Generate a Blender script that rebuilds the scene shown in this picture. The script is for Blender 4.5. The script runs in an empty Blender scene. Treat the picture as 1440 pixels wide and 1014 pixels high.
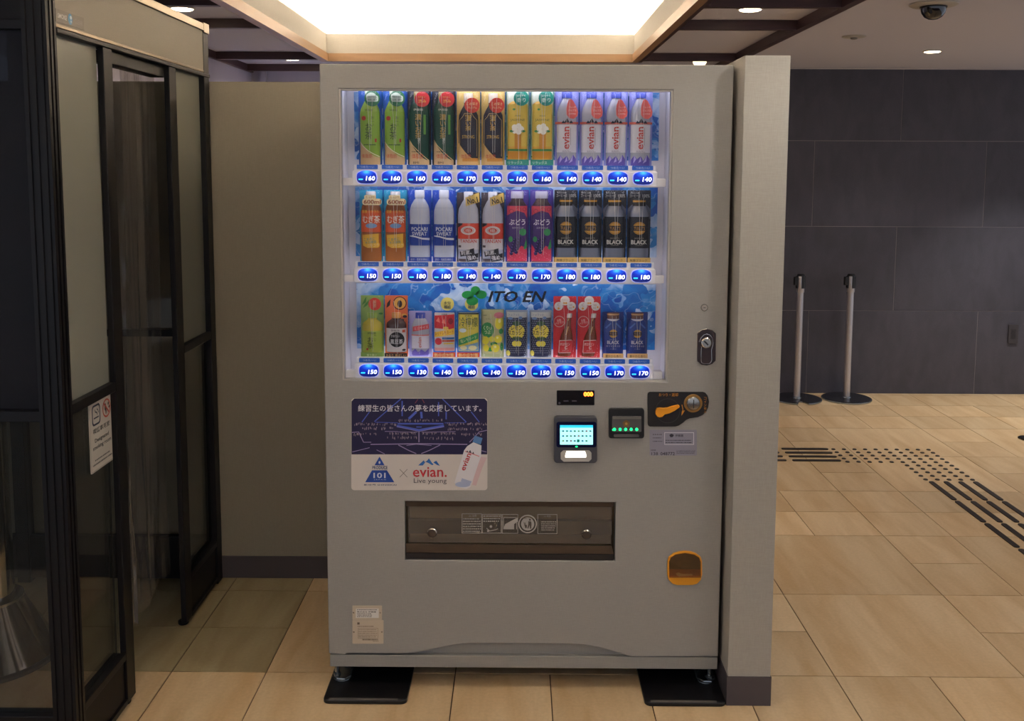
import bpy, bmesh, math, random
from mathutils import Vector, Matrix
random.seed(7)
S = bpy.context.scene
COL = S.collection
# ------------------------------------------------------------------ camera
CF, CYAW, CPIT, CROL, CH, PCY = 1372.058, -0.006036, 0.102919, 0.004026, 1.58909, 380.475
def basis():
    cy, sy, cp, sp, cr, sr = math.cos(CYAW), math.sin(CYAW), math.cos(CPIT), math.sin(CPIT), math.cos(CROL), math.sin(CROL)
    f = Vector((sy*cp, cy*cp, -sp)); r = Vector((cy, -sy, 0)); u = r.cross(f)
    return cr*r + sr*u, -sr*r + cr*u, f
RT, UP, FW = basis()
cd = bpy.data.cameras.new('camera'); cam = bpy.data.objects.new('camera', cd); COL.objects.link(cam); S.camera = cam
cd.sensor_width = 36; cd.lens = 36*CF/1440; cd.shift_y = -(507-PCY)/1440; cd.clip_start = .02
cam.matrix_world = Matrix(((RT.x, UP.x, -FW.x, 0), (RT.y, UP.y, -FW.y, 0), (RT.z, UP.z, -FW.z, CH), (0, 0, 0, 1)))
def _ray(px, py): return RT*((px-720)/CF) + UP*(-(py-PCY)/CF) + FW
def at(px, py, Y):                      # point on the plane y = Y
    d = _ray(px, py); return Vector((0, 0, CH)) + d*(Y/d.y)
def atz(px, py, Z):                     # point on the plane z = Z
    d = _ray(px, py); return Vector((0, 0, CH)) + d*((Z-CH)/d.z)
# ------------------------------------------------------------------ world, light, exposure
S.view_settings.view_transform = 'Standard'; S.view_settings.look = 'None'; S.view_settings.gamma = 1
S.view_settings.use_curve_mapping = False; S.view_settings.exposure = 0.22
W = bpy.data.worlds.new('world'); S.world = W; W.use_nodes = True
W.node_tree.nodes['Background'].inputs[0].default_value = (.80, .86, 1.0, 1)
W.node_tree.nodes['Background'].inputs[1].default_value = .52
COVE_POWER = 35.0
def lamp(name, kind, loc, energy, color=(1, .94, .86), size=.05, angle=100, blend=.6, target=None):
    l = bpy.data.lights.new(name, kind); l.energy = energy; l.color = color
    if kind == 'SPOT': l.spot_size = math.radians(angle); l.spot_blend = blend; l.shadow_soft_size = size
    if kind == 'AREA': l.size = size
    o = bpy.data.objects.new(name, l); COL.objects.link(o); o.location = loc
    if target is not None:
        o.rotation_euler = (Vector(target)-Vector(loc)).to_track_quat('-Z', 'Y').to_euler()
    return o
lamp('downlight_beam', 'SPOT', (1.02, 2.32, 2.285), 27, size=.035, angle=140)
lamp('downlight_beam', 'SPOT', (1.02, 4.44, 2.285), 18, size=.04, angle=120)
lamp('downlight_beam', 'SPOT', (-1.51, 4.47, 2.285), 8, size=.04, angle=120)
lamp('downlight_beam', 'SPOT', (2.47, 5.95, 2.285), 20, size=.04, angle=110)
lamp('downlight_beam', 'SPOT', (3.45, 6.1, 2.285), 120, size=.04, angle=90)
lamp('downlight_beam', 'SPOT', (2.6, 3.4, 2.285), 26, size=.04, angle=120)
lamp('cool_downlight_beam', 'SPOT', (-1.47, 6.42, 2.285), 26, color=(.82, .86, 1), size=.04, angle=150)
lamp('downlight_beam', 'SPOT', (2.6, 1.2, 2.285), 18, size=.04, angle=120)

# ------------------------------------------------------------------ materials
def lin(c):
    if isinstance(c, str): c = [int(c[i:i+2], 16)/255 for i in (0, 2, 4)]
    return tuple((v/12.92 if v <= .04045 else ((v+.055)/1.055)**2.4) for v in c)
MATS = {}; ANI = 0.
def mat(name, c='808080', rough=.5, metal=0., em=0., emc=None, spec=.5, noise=0., nscale=20., bump=0., bscale=200., coat=0., stretch=(1, 1, 1)):
    if name in MATS: return MATS[name]
    m = bpy.data.materials.new(name); m.use_nodes = True; nt = m.node_tree; N = nt.nodes; L = nt.links
    b = N['Principled BSDF']; c3 = lin(c)
    b.inputs['Base Color'].default_value = (*c3, 1); b.inputs['Roughness'].default_value = rough
    b.inputs['Metallic'].default_value = metal; b.inputs['Specular IOR Level'].default_value = spec
    b.inputs['Coat Weight'].default_value = coat
    if em:
        b.inputs['Emission Color'].default_value = (*(lin(emc) if emc else c3), 1); b.inputs['Emission Strength'].default_value = em
    if noise or bump:
        tc = N.new('ShaderNodeTexCoord'); mp = N.new('ShaderNodeMapping'); L.new(tc.outputs['Object'], mp.inputs[0])
        mp.inputs['Scale'].default_value = stretch
    if noise:
        t = N.new('ShaderNodeTexNoise'); t.inputs['Scale'].default_value = nscale; t.inputs['Detail'].default_value = 5
        L.new(mp.outputs[0], t.inputs['Vector'])
        r = N.new('ShaderNodeMapRange'); r.inputs[1].default_value = .3; r.inputs[2].default_value = .7
        r.inputs[3].default_value = 1-noise; r.inputs[4].default_value = 1+noise
        L.new(t.outputs['Fac'], r.inputs[0])
        mx = N.new('ShaderNodeVectorMath'); mx.operation = 'SCALE'; mx.inputs[0].default_value = c3
        L.new(r.outputs[0], mx.inputs['Scale']); L.new(mx.outputs[0], b.inputs['Base Color'])
    if bump:
        t2 = N.new('ShaderNodeTexNoise'); t2.inputs['Scale'].default_value = bscale; L.new(mp.outputs[0], t2.inputs['Vector'])
        bp = N.new('ShaderNodeBump'); bp.inputs['Strength'].default_value = bump; bp.inputs['Distance'].default_value = .001
        L.new(t2.outputs['Fac'], bp.inputs['Height']); L.new(bp.outputs[0], b.inputs['Normal'])
    MATS[name] = m; return m
def linen(name, c, k=.06, sc=520., rough=.75):
    """woven look: two crossed stretched noises"""
    if name in MATS: return MATS[name]
    m = bpy.data.materials.new(name); m.use_nodes = True; nt = m.node_tree; N = nt.nodes; L = nt.links
    b = N['Principled BSDF']; b.inputs['Roughness'].default_value = rough; b.inputs['Specular IOR Level'].default_value = .35
    tc = N.new('ShaderNodeTexCoord'); outs = []
    for s in ((sc, sc, sc*.06), (sc*.06, sc*.06, sc)):
        mp = N.new('ShaderNodeMapping'); mp.inputs['Scale'].default_value = s; L.new(tc.outputs['Object'], mp.inputs[0])
        t = N.new('ShaderNodeTexNoise'); t.inputs['Scale'].default_value = 1; t.inputs['Detail'].default_value = 2
        L.new(mp.outputs[0], t.inputs['Vector']); outs.append(t.outputs['Fac'])
    a = N.new('ShaderNodeMath'); a.operation = 'ADD'; L.new(outs[0], a.inputs[0]); L.new(outs[1], a.inputs[1])
    r = N.new('ShaderNodeMapRange'); r.inputs[1].default_value = .7; r.inputs[2].default_value = 1.3
    r.inputs[3].default_value = 1-k*2; r.inputs[4].default_value = 1+k*2; L.new(a.outputs[0], r.inputs[0])
    mx = N.new('ShaderNodeVectorMath'); mx.operation = 'SCALE'; mx.inputs[0].default_value = lin(c)
    L.new(r.outputs[0], mx.inputs['Scale']); L.new(mx.outputs[0], b.inputs['Base Color'])
    bp = N.new('ShaderNodeBump'); bp.inputs['Strength'].default_value = .25; bp.inputs['Distance'].default_value = .0005
    L.new(a.outputs[0], bp.inputs['Height']); L.new(bp.outputs[0], b.inputs['Normal'])
    MATS[name] = m; return m
def sheet(name, tint, gloss_rough=.03, haze=0., hazec=(.5, .5, .5), f=1.0, transl=0., ior=1.45, wr=0., aniso=0.):
    """thin clear / frosted sheet: transparent + diffuse haze + fresnel gloss"""
    if name in MATS: return MATS[name]
    m = bpy.data.materials.new(name); m.use_nodes = True; nt = m.node_tree; N = nt.nodes; L = nt.links
    N.remove(N['Principled BSDF']); out = N['Material Output']
    t = N.new('ShaderNodeBsdfTransparent'); t.inputs[0].default_value = (*tint, 1); cur = t.outputs[0]
    if haze:
        d = N.new('ShaderNodeBsdfDiffuse'); d.inputs[0].default_value = (*hazec, 1)
        tr = N.new('ShaderNodeBsdfTranslucent'); tr.inputs[0].default_value = (*hazec, 1)
        m1 = N.new('ShaderNodeMixShader'); m1.inputs[0].default_value = transl; L.new(d.outputs[0], m1.inputs[1]); L.new(tr.outputs[0], m1.inputs[2])
        m2 = N.new('ShaderNodeMixShader'); m2.inputs[0].default_value = haze; L.new(cur, m2.inputs[1]); L.new(m1.outputs[0], m2.inputs[2]); cur = m2.outputs[0]
    g = N.new('ShaderNodeBsdfGlossy'); g.inputs['Roughness'].default_value = gloss_rough
    fr = N.new('ShaderNodeFresnel'); fr.inputs[0].default_value = ior
    mu = N.new('ShaderNodeMath'); mu.operation = 'MULTIPLY'; mu.inputs[1].default_value = f; L.new(fr.outputs[0], mu.inputs[0])
    if aniso:
        g.inputs['Anisotropy'].default_value = aniso; tg = N.new('ShaderNodeTangent'); tg.direction_type = 'RADIAL'; tg.axis = 'Z'; L.new(tg.outputs[0], g.inputs['Tangent']); g.inputs['Rotation'].default_value = ANI
    if wr:
        tc = N.new('ShaderNodeTexCoord'); mp = N.new('ShaderNodeMapping'); mp.inputs['Scale'].default_value = (4, 4, 26); L.new(tc.outputs['Object'], mp.inputs[0])
        oi = N.new('ShaderNodeObjectInfo'); t = N.new('ShaderNodeTexNoise'); t.noise_dimensions = '4D'; t.inputs['Scale'].default_value = 1; t.inputs['Detail'].default_value = 0
        ml = N.new('ShaderNodeMath'); ml.operation = 'MULTIPLY'; ml.inputs[1].default_value = 40; L.new(oi.outputs['Random'], ml.inputs[0]); L.new(ml.outputs[0], t.inputs['W'])
        L.new(mp.outputs[0], t.inputs['Vector']); bp = N.new('ShaderNodeBump'); bp.inputs['Strength'].default_value = 1; bp.inputs['Distance'].default_value = wr
        L.new(t.outputs['Fac'], bp.inputs['Height']); L.new(bp.outputs[0], g.inputs['Normal'])
    m3 = N.new('ShaderNodeMixShader'); L.new(mu.outputs[0], m3.inputs[0]); L.new(cur, m3.inputs[1]); L.new(g.outputs[0], m3.inputs[2])
    L.new(m3.outputs[0], out.inputs[0]); MATS[name] = m; return m

# ------------------------------------------------------------------ mesh helpers
ORG = {}

class MB:
    def __init__(s): s.v = []; s.f = []
    def add(s, vs, fs):
        n = len(s.v); s.v += [Vector(p) for p in vs]; s.f += [[i+n for i in q] for q in fs]; return s
    def box(s, x0, x1, y0, y1, z0, z1):
        return s.add([(x, y, z) for z in (z0, z1) for y in (y0, y1) for x in (x0, x1)],
                     [(0, 2, 3, 1), (4, 5, 7, 6), (0, 1, 5, 4), (2, 6, 7, 3), (0, 4, 6, 2), (1, 3, 7, 5)])
    def lathe(s, prof, c, seg=24, ax='z', ky=1., cap=True):
        """prof: list of (r, h) along the axis from point c"""
        vs = []; fs = []; k = len(prof)
        for r, h in prof:
            for i in range(seg):
                a = 2*math.pi*i/seg; u, w = r*math.cos(a), r*math.sin(a)*ky
                p = {'z': (u, w, h), 'y': (u, h, w), 'x': (h, u, w)}[ax]
                vs.append(Vector(c)+Vector(p))
        for j in range(k-1):
            for i in range(seg):
                q = [j*seg+i, j*seg+(i+1) % seg, (j+1)*seg+(i+1) % seg, (j+1)*seg+i]
                fs.append(q if ax != 'y' else q[::-1])
        if cap:
            fs.append(list(range(seg))[::-1] if ax != 'y' else list(range(seg)))
            q = [(k-1)*seg+i for i in range(seg)]; fs.append(q if ax != 'y' else q[::-1])
        return s.add(vs, fs)
    def prism(s, pts, fr, t):
        """pts 2D outline; fr(a, b, depth) -> 3D"""
        n = len(pts); vs = [fr(a, b, 0) for a, b in pts]+[fr(a, b, t) for a, b in pts]
        return s.add(vs, [list(range(n)), [n+i for i in range(n)][::-1]]+[(i, (i+1) % n, n+(i+1) % n, n+i) for i in range(n)])
    def flat(s, shapes, fr, d=0.):
        for vs, fs in shapes: s.add([fr(a, b, d) for a, b in vs], fs)
        return s
    def tube(s, path, r, seg=8):
        path = [Vector(p) for p in path]; vs = []; fs = []
        for i, p in enumerate(path):
            t = (path[min(i+1, len(path)-1)]-path[max(i-1, 0)]).normalized()
            a = t.orthogonal().normalized() if i == 0 else (a - t*a.dot(t)).normalized()
            b = t.cross(a)
            vs += [p + (a*math.cos(2*math.pi*k/seg)+b*math.sin(2*math.pi*k/seg))*r for k in range(seg)]
        for j in range(len(path)-1):
            fs += [(j*seg+k, j*seg+(k+1) % seg, (j+1)*seg+(k+1) % seg, (j+1)*seg+k) for k in range(seg)]
        fs += [list(range(seg))[::-1], [(len(path)-1)*seg+k for k in range(seg)]]
        return s.add(vs, fs)
    def build(s, name, m, parent=None, bevel=0., smooth=False, kind=None, label=None, seg=2, recalc=True, local=False):
        o3 = Vector(ORG.get(parent.name, (0, 0, 0))) if (parent and not local) else Vector((0, 0, 0))
        me = bpy.data.meshes.new(name); me.from_pydata([tuple(v-o3) for v in s.v], [], s.f)
        if recalc:
            bm = bmesh.new(); bm.from_mesh(me); bmesh.ops.remove_doubles(bm, verts=bm.verts, dist=1e-6)
            bmesh.ops.recalc_face_normals(bm, faces=bm.faces); bm.to_mesh(me); bm.free()
        me.materials.append(m); me.update()
        o = bpy.data.objects.new(name, me); COL.objects.link(o)
        if parent: o.parent = parent; ORG[o.name] = ORG.get(parent.name, (0, 0, 0))
        if bevel:
            b = o.modifiers.new('bevel', 'BEVEL'); b.width = bevel; b.segments = seg; b.limit_method = 'ANGLE'; b.angle_limit = math.radians(40)
        if smooth:
            for p in me.polygons: p.use_smooth = True
            if len(me.polygons) < 20000:
                try: me.set_sharp_from_angle(angle=math.radians(35))
                except Exception: pass
        if kind: o['kind'] = kind
        if label: o['label'] = label
        return o
def box(name, m, x0, x1, y0, y1, z0, z1, parent=None, bevel=0., kind=None, label=None):
    return MB().box(x0, x1, y0, y1, z0, z1).build(name, m, parent, bevel=bevel, kind=kind, label=label)
def tag(o, label, cat, group=None, kind=None):
    o['label'] = label; o['category'] = cat
    if group: o['group'] = group
    if kind: o['kind'] = kind
    return o
def thing(name, loc, label, cat, group=None):
    o = bpy.data.objects.new(name, None); COL.objects.link(o); o.location = loc; o.empty_display_size = .05
    ORG[o.name] = tuple(loc); return tag(o, label, cat, group)
def children(o): return [c for c in COL.objects if c.parent == o]
def dup(root, loc, label, group=None):
    def cp(o, par):
        c = o.copy(); COL.objects.link(c); c.parent = par
        for ch in KIDS.get(o.name, []): cp(ch, c)
        return c
    KIDS = {}
    for x in COL.objects:
        if x.parent: KIDS.setdefault(x.parent.name, []).append(x)
    r = cp(root, None); r.location = loc; r['label'] = label
    if group: r['group'] = group
    return r
# 2D shapes -------------------------------------------------------------
def rect(a0, b0, a1, b1): return ([(a0, b0), (a1, b0), (a1, b1), (a0, b1)], [(0, 1, 2, 3)])
def poly(p): return (list(p), [tuple(range(len(p)))])
def ell(a, b, ra, rb=None, n=20):
    rb = ra if rb is None else rb
    return poly([(a+ra*math.cos(2*math.pi*i/n), b+rb*math.sin(2*math.pi*i/n)) for i in range(n)])
def ring(a, b, r0, r1, k=1., n=28, a0=0., a1=2*math.pi):
    full = abs(a1-a0-2*math.pi) < 1e-6; m = n if full else n+1; vs = []
    for i in range(m):
        t = a0+(a1-a0)*i/n; vs += [(a+r0*math.cos(t), b+k*r0*math.sin(t)), (a+r1*math.cos(t), b+k*r1*math.sin(t))]
    return (vs, [(2*i, 2*i+1, (2*((i+1) % m))+1, 2*((i+1) % m)) for i in range(n)])
def rr_pts(a0, b0, a1, b1, r, n=5):
    p = []
    for cx, cy, s in ((a1-r, b1-r, 0), (a0+r, b1-r, 1), (a0+r, b0+r, 2), (a1-r, b0+r, 3)):
        for i in range(n+1):
            t = math.pi/2*(s+i/n); p.append((cx+r*math.cos(t), cy+r*math.sin(t)))
    return p
def rrect(*a): return poly(rr_pts(*a))
def frame2(a0, b0, a1, b1, w):
    return ([(a0, b0), (a1, b0), (a1, b1), (a0, b1), (a0+w, b0+w), (a1-w, b0+w), (a1-w, b1-w), (a0+w, b1-w)],
            [(0, 1, 5, 4), (1, 2, 6, 5), (2, 3, 7, 6), (3, 0, 4, 7)])
def stroke(pts, w):
    vs = []; fs = []
    for i, (a, b) in enumerate(pts):
        p, q = pts[max(i-1, 0)], pts[min(i+1, len(pts)-1)]; dx, dy = q[0]-p[0], q[1]-p[1]; l = math.hypot(dx, dy) or 1
        vs += [(a-dy/l*w/2, b+dx/l*w/2), (a+dy/l*w/2, b-dx/l*w/2)]
    fs = [(2*i, 2*i+1, 2*i+3, 2*i+2) for i in range(len(pts)-1)]
    return (vs, fs)
_T = {}
def text(s, a, b, w=None, h=None, bold=0., shear=0., rot=0., down=True, spacing=1.):
    """glyph shapes of s fitted into a box centred on (a, b); down=True when the second axis points down"""
    if any(ord(ch) > 0x2000 for ch in s): bold = min(bold, .01 if any(ord(ch) > 0x4dff for ch in s) else .02)
    key = (s, bold, shear, spacing)
    if key not in _T:
        c = bpy.data.curves.new('t', 'FONT'); c.body = s; c.size = 1; c.offset = bold; c.shear = shear; c.resolution_u = 2
        c.align_x = 'CENTER'; c.space_line = .92; c.space_character = spacing
        o = bpy.data.objects.new('t', c); COL.objects.link(o); dg = bpy.context.evaluated_depsgraph_get()
        me = bpy.data.meshes.new_from_object(o.evaluated_get(dg)); COL.objects.unlink(o)
        vs = [(v.co.x, v.co.y) for v in me.vertices]; fs = [tuple(p.vertices) for p in me.polygons]
        if vs:
            x0, x1 = min(v[0] for v in vs), max(v[0] for v in vs); y0, y1 = min(v[1] for v in vs), max(v[1] for v in vs)
        else: x0 = x1 = y0 = y1 = 0
        _T[key] = ([(x-(x0+x1)/2, y-(y0+y1)/2) for x, y in vs], fs, max(x1-x0, 1e-6), max(y1-y0, 1e-6))
        bpy.data.objects.remove(o); bpy.data.curves.remove(c); bpy.data.meshes.remove(me)
    vs, fs, tw, th = _T[key]
    kx = (w/tw) if w else h/th; ky = (h/th) if h else kx
    cr, sr = math.cos(rot), math.sin(rot); out = []
    for x, y in vs:
        x, y = x*kx, y*ky; x, y = x*cr-y*sr, x*sr+y*cr
        out.append((a+x, b-y if down else b+y))
    return (out, fs)
def ticks(a0, b0, a1, b1, rows, seed=0, fill=.6, n=9):
    """unreadably small print: short dashes"""
    r = random.Random(seed); out = []; dh = (b1-b0)/rows
    for i in range(rows):
        x = a0; wc = (a1-a0)/n
        while x < a1-wc*.5:
            l = wc*r.uniform(.4, .9)
            out.append(rect(x, b0+dh*(i+.5-fill/2), min(x+l, a1), b0+dh*(i+.5+fill/2))); x += l+wc*r.uniform(.12, .5)
        if r.random() < .3 and out: out.pop()
    return out

# ================================================================== STRUCTURE
GX, GY, T = 1.00741, 2.94421, .3
def mat_tile(name, c, c2, rough=.42, vein=.10, bump=.12):
    m = bpy.data.materials.new(name); m.use_nodes = True; nt = m.node_tree; N = nt.nodes; L = nt.links
    b = N['Principled BSDF']; b.inputs['Roughness'].default_value = rough; b.inputs['Specular IOR Level'].default_value = .4
    tc = N.new('ShaderNodeTexCoord'); oi = N.new('ShaderNodeObjectInfo')
    ad = N.new('ShaderNodeVectorMath'); ad.operation = 'ADD'; sc = N.new('ShaderNodeVectorMath'); sc.operation = 'SCALE'
    L.new(oi.outputs['Random'], sc.inputs['Scale']); sc.inputs[0].default_value = (13, 29, 7)
    L.new(tc.outputs['Object'], ad.inputs[0]); L.new(sc.outputs[0], ad.inputs[1])
    mp = N.new('ShaderNodeMapping'); mp.inputs['Rotation'].default_value = (0, 0, .5); mp.inputs['Scale'].default_value = (9, 1.6, 4)
    L.new(ad.outputs[0], mp.inputs[0])
    n1 = N.new('ShaderNodeTexNoise'); n1.inputs['Scale'].default_value = 1.3; n1.inputs['Detail'].default_value = 8; n1.inputs['Distortion'].default_value = .5; L.new(mp.outputs[0], n1.inputs['Vector'])
    n2 = N.new('ShaderNodeTexNoise'); n2.inputs['Scale'].default_value = 90; n2.inputs['Detail'].default_value = 3; L.new(tc.outputs['Object'], n2.inputs['Vector'])
    mr = N.new('ShaderNodeMapRange'); mr.inputs[1].default_value = .35; mr.inputs[2].default_value = .68; L.new(n1.outputs['Fac'], mr.inputs[0])
    mx = N.new('ShaderNodeMix'); mx.data_type = 'RGBA'; mx.inputs[6].default_value = (*lin(c), 1); mx.inputs[7].default_value = (*lin(c2), 1); L.new(mr.outputs[0], mx.inputs[0])
    r2 = N.new('ShaderNodeMapRange'); r2.inputs[3].default_value = 1-vein; r2.inputs[4].default_value = 1+vein; L.new(oi.outputs['Random'], r2.inputs[0])
    r3 = N.new('ShaderNodeMapRange'); r3.inputs[1].default_value = .3; r3.inputs[2].default_value = .7; r3.inputs[3].default_value = .95; r3.inputs[4].default_value = 1.05; L.new(n2.outputs['Fac'], r3.inputs[0])
    mm = N.new('ShaderNodeMath'); mm.operation = 'MULTIPLY'; L.new(r2.outputs[0], mm.inputs[0]); L.new(r3.outputs[0], mm.inputs[1])
    s2 = N.new('ShaderNodeVectorMath'); s2.operation = 'SCALE'; L.new(mx.outputs[2], s2.inputs[0]); L.new(mm.outputs[0], s2.inputs['Scale'])
    L.new(s2.outputs[0], b.inputs['Base Color'])
    bp = N.new('ShaderNodeBump'); bp.inputs['Strength'].default_value = bump; bp.inputs['Distance'].default_value = .002; L.new(n1.outputs['Fac'], bp.inputs['Height']); L.new(bp.outputs[0], b.inputs['Normal'])
    MATS[name] = m; return m
M_tile = mat_tile('floor_sandstone', 'd6bc96', 'c4a47a')
M_grout = mat('floor_grout', '4a3424', .9)
floor = box('floor', M_grout, -3.3, 5.4, -3.2, 7.1, -.06, -.0035, kind='structure')
# tile layout in 0.3 m cells counted from one joint crossing, as laid in the photograph
LAY = {}
def put(i, j, w, h):
    for a in range(w):
        for b in range(h):
            if (i+a, j+b) in LAY: return False
    for a in range(w):
        for b in range(h): LAY[(i+a, j+b)] = None
    LAY[(i, j)] = (w, h); return True
for q in [(0,0,2,2),(-2,0,2,1),(-2,1,2,1),(2,0,2,1),(2,1,2,1),(4,0,2,2),(0,2,2,2),(2,2,1,1),(2,3,1,1),(3,2,2,2),(-2,2,2,1),(-2,3,2,1),
          (1,4,1,1),(1,5,1,1),(2,4,1,1),(2,5,1,1),(3,4,2,1),(3,5,2,1),(5,4,2,1),(5,5,2,1),(0,6,2,2),(2,6,1,1),(2,7,1,1),(3,6,2,2),(5,6,2,1),(5,7,2,1),
          (0,8,2,2),(2,8,1,1),(2,9,1,1),(3,8,2,2),(5,8,1,1),(5,9,1,1),(6,8,2,2),(1,10,2,1),(1,11,2,1),(3,10,1,1),(3,11,1,1),(4,10,1,1),(4,11,1,1),(5,10,1,1),(5,11,1,1),
          (6,10,1,1),(6,11,1,1),(7,10,1,1),(7,11,1,1),(3,12,2,1),(5,12,1,1),(6,12,2,1),(8,12,2,1),
          (-6,0,2,2),(-7,0,1,1),(-7,1,1,1),(-7,2,1,1),(-6,2,2,1),(-9,0,2,1),(-9,1,2,1),(-9,2,2,1),(-4,0,2,2),(-4,2,2,2),
          (-6,-2,2,2),(-7,-2,1,2),(-4,-2,1,2),(-3,-2,1,2),(-2,-2,1,2),(-1,-2,1,2),(0,-2,1,2),(1,-2,2,2),(3,-2,2,2),(-9,-2,2,2)]: put(*q)
rt = random.Random(3)
for j in range(-6, 14):
    for i in range(-12, 14):
        if (i, j) in LAY: continue
        for w, h in rt.choice((((2, 2), (2, 1), (1, 2), (1, 1)), ((2, 2), (2, 1), (1, 1)), ((2, 1), (1, 1)))):
            if (w == 1 or i+1 < 14) and put(i, j, w, h): break
TM = {}
def tile_mesh(w, h, m, g=.0018, d=.008, name='floor_tile'):
    k = (w, h, name)
    if k not in TM:
        b = MB().box(g, w-g, g, h-g, -d, 0); me = bpy.data.meshes.new(name); me.from_pydata([tuple(v) for v in b.v], [], b.f); me.materials.append(m); me.update(); TM[k] = me
    return TM[k]
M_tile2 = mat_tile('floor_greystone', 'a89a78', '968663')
for (i, j), v in sorted(LAY.items(), key=lambda t: (t[0][1], t[0][0])):
    if not v: continue
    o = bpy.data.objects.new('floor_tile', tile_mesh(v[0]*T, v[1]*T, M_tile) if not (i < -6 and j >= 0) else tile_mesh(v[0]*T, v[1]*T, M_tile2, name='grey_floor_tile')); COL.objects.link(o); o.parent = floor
    o.location = (GX+i*T, GY+j*T, rt.uniform(-.0003, 0))
# tactile paving set into the floor
tac = thing('tactile_paving', (1.785, 5.22, 0), 'dark tactile guide path of raised bars and studs on the tiled floor', 'tactile paving')
M_tac = mat('tactile_metal', '3a3230', .45, .3)
def stud_at(x, y, me=[None]):
    if me[0] is None:
        b = MB().lathe([(.0125, 0), (.0125, .001), (.009, .005), (.006, .0055)], (0, 0, 0), 12)
        o = b.build('stud', M_tac, tac, local=True); me[0] = o.data
    else:
        o = bpy.data.objects.new('stud', me[0]); COL.objects.link(o); o.parent = tac
    o.location = (x-1.785, y-5.22, .0002)
for r in range(5):
    for c in range(10): stud_at(1.815+c*.0605, 5.475-r*.0605)
for r in range(5):
    for c in range(5): stud_at(2.1175+c*.0605, 5.1725-r*.0605)
def bar_at(x0, y0, x1, y1):
    w = .0125
    if abs(x1-x0) > abs(y1-y0): b = rr_pts(x0, y0-w, x1, y0+w, .01, 3)
    else: b = rr_pts(x0-w, y0, x0+w, y1, .01, 3)
    MB().prism(b, lambda a, c, d: Vector((a, c, d+.0002)), .005).build('guide_bar', M_tac, tac)
for k in range(4):
    y = 5.475-k*.0745
    for s in range(4): bar_at(1.506+.012-s*.3, y, 1.785-s*.3, y)
for k in range(4):
    x = 2.128+k*.0755
    for s in range(8): bar_at(x, 4.894-.28-s*.3, x, 4.894-s*.3)

M_paper = linen('beige_linen_wallpaper', 'a5a198', .035, 700)
M_partition = linen('grey_beige_panel', '948c7c', .03, 700)
M_base = mat('dark_baseboard', '4b4448', .55, bump=.15)
box('wall_back', M_partition, -2.9, .63, 3.665, 3.765, 0, 1.91, kind='structure')
box('baseboard_back', M_base, -2.9, .63, 3.659, 3.665, 0, .087, kind='structure')
wing = box('wall_right', M_paper, .631, .758, 2.771, 3.765, 0, 1.909, kind='structure', bevel=.0015)
MB().box(.6285, .7605, 2.7685, 3.7675, 0, .0905).build('baseboard_right', M_base, kind='structure')
# far wall: dark stone tiles 1.2 x 0.6
M_slate = mat_tile('dark_slate', '4c4a54', '43424b', .5, .08, .12)
M_slgrout = mat('slate_grout', '8c868a', .8)
far = box('wall_far', M_slgrout, -.2, 5.4, 6.903, 7.0, 0, 2.3, kind='structure')
for r in range(4):
    x = -.2; off = 2.075 if r % 2 == 0 else 2.675
    edges = sorted([off+1.203*k for k in range(-3, 4) if -.2 < off+1.203*k < 5.4]+[-.2, 5.4])
    for a, b in zip(edges, edges[1:]):
        z0, z1 = r*.6, min(r*.6+.6, 2.3)
        o = MB().box(a+.0020, b-.0020, 6.9010, 6.9035, z0+.0020, z1-.0020).build('wall_tile', M_slate, far)
MB().box(.76, 5.4, 6.892, 6.903, 2.293, 2.2995).build('trim_0', mat('ceiling_edge_trim', 'c8c0bc', .6), kind='structure')
M_light = mat('pale_stone_wall', 'c0bccd', .7, noise=.06, nscale=2.5, bump=.1, bscale=12)
MB().box(-1.95, -1.87, 3.77, 7.0, 0, 2.3).build('wall_left', M_light, kind='structure')
MB().box(-1.87, -.2, 6.92, 7.0, 0, 2.3).build('wall_far_left', M_light, kind='structure')
MB().box(-1.8, -1.76, 6.88, 6.92, 0, 2.3).build('trim_1', M_light, kind='structure')
# ceiling with coffers and light cove
M_ceil = mat('ceiling_paint', 'd4d2dc', .9, noise=.02, nscale=200)
CX0, CX1, CYF, CYB = -1.215, .738, -.9, 6.14
cb = MB()
cb.box(-3.3, CX0-.22, -3.2, 7.0, 2.301, 2.34); cb.box(CX1+.22, 5.4, -3.2, 7.0, 2.301, 2.34)
cb.box(CX0-.22, CX1+.22, CYB+.1, 7.0, 2.301, 2.34); cb.box(CX0-.22, CX1+.22, -3.2, CYF-.22, 2.301, 2.34)
cb.box(CX0-.22, CX0+.02, CYF-.22, CYB+.1, 2.301, 2.34); cb.box(CX1-.02, CX1+.22, CYF-.22, CYB+.1, 2.301, 2.34)
cb.box(CX0+.02, CX1-.02, CYF-.22, CYF, 2.301, 2.34); cb.box(CX0+.02, CX1-.02, CYB-.02, CYB+.1, 2.301, 2.34)
cb.build('ceiling', M_ceil, kind='structure')
M_cove = mat('cove_paint', 'e8e0d2', .9)
cv = MB()
cv.box(CX0-.24, CX1+.24, CYF-.24, CYB+.20, 2.66, 2.70)
cv.box(CX0-.24, CX0-.20, CYF-.24, CYB+.20, 2.34, 2.66); cv.box(CX1+.20, CX1+.24, CYF-.24, CYB+.20, 2.34, 2.66)
cv.box(CX0-.20, CX1+.20, CYB+.16, CYB+.20, 2.34, 2.66); cv.box(CX0-.20, CX1+.20, CYF-.24, CYF-.20, 2.34, 2.66)
cv.build('ceiling_cove', M_cove, kind='structure')
M_fascia = linen('cove_fascia_paper', 'ccc7bb', .03)
M_board = mat('light_wood_board', 'a8845f', .38, noise=.10, nscale=3, stretch=(1.2, .25, 10))
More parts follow.
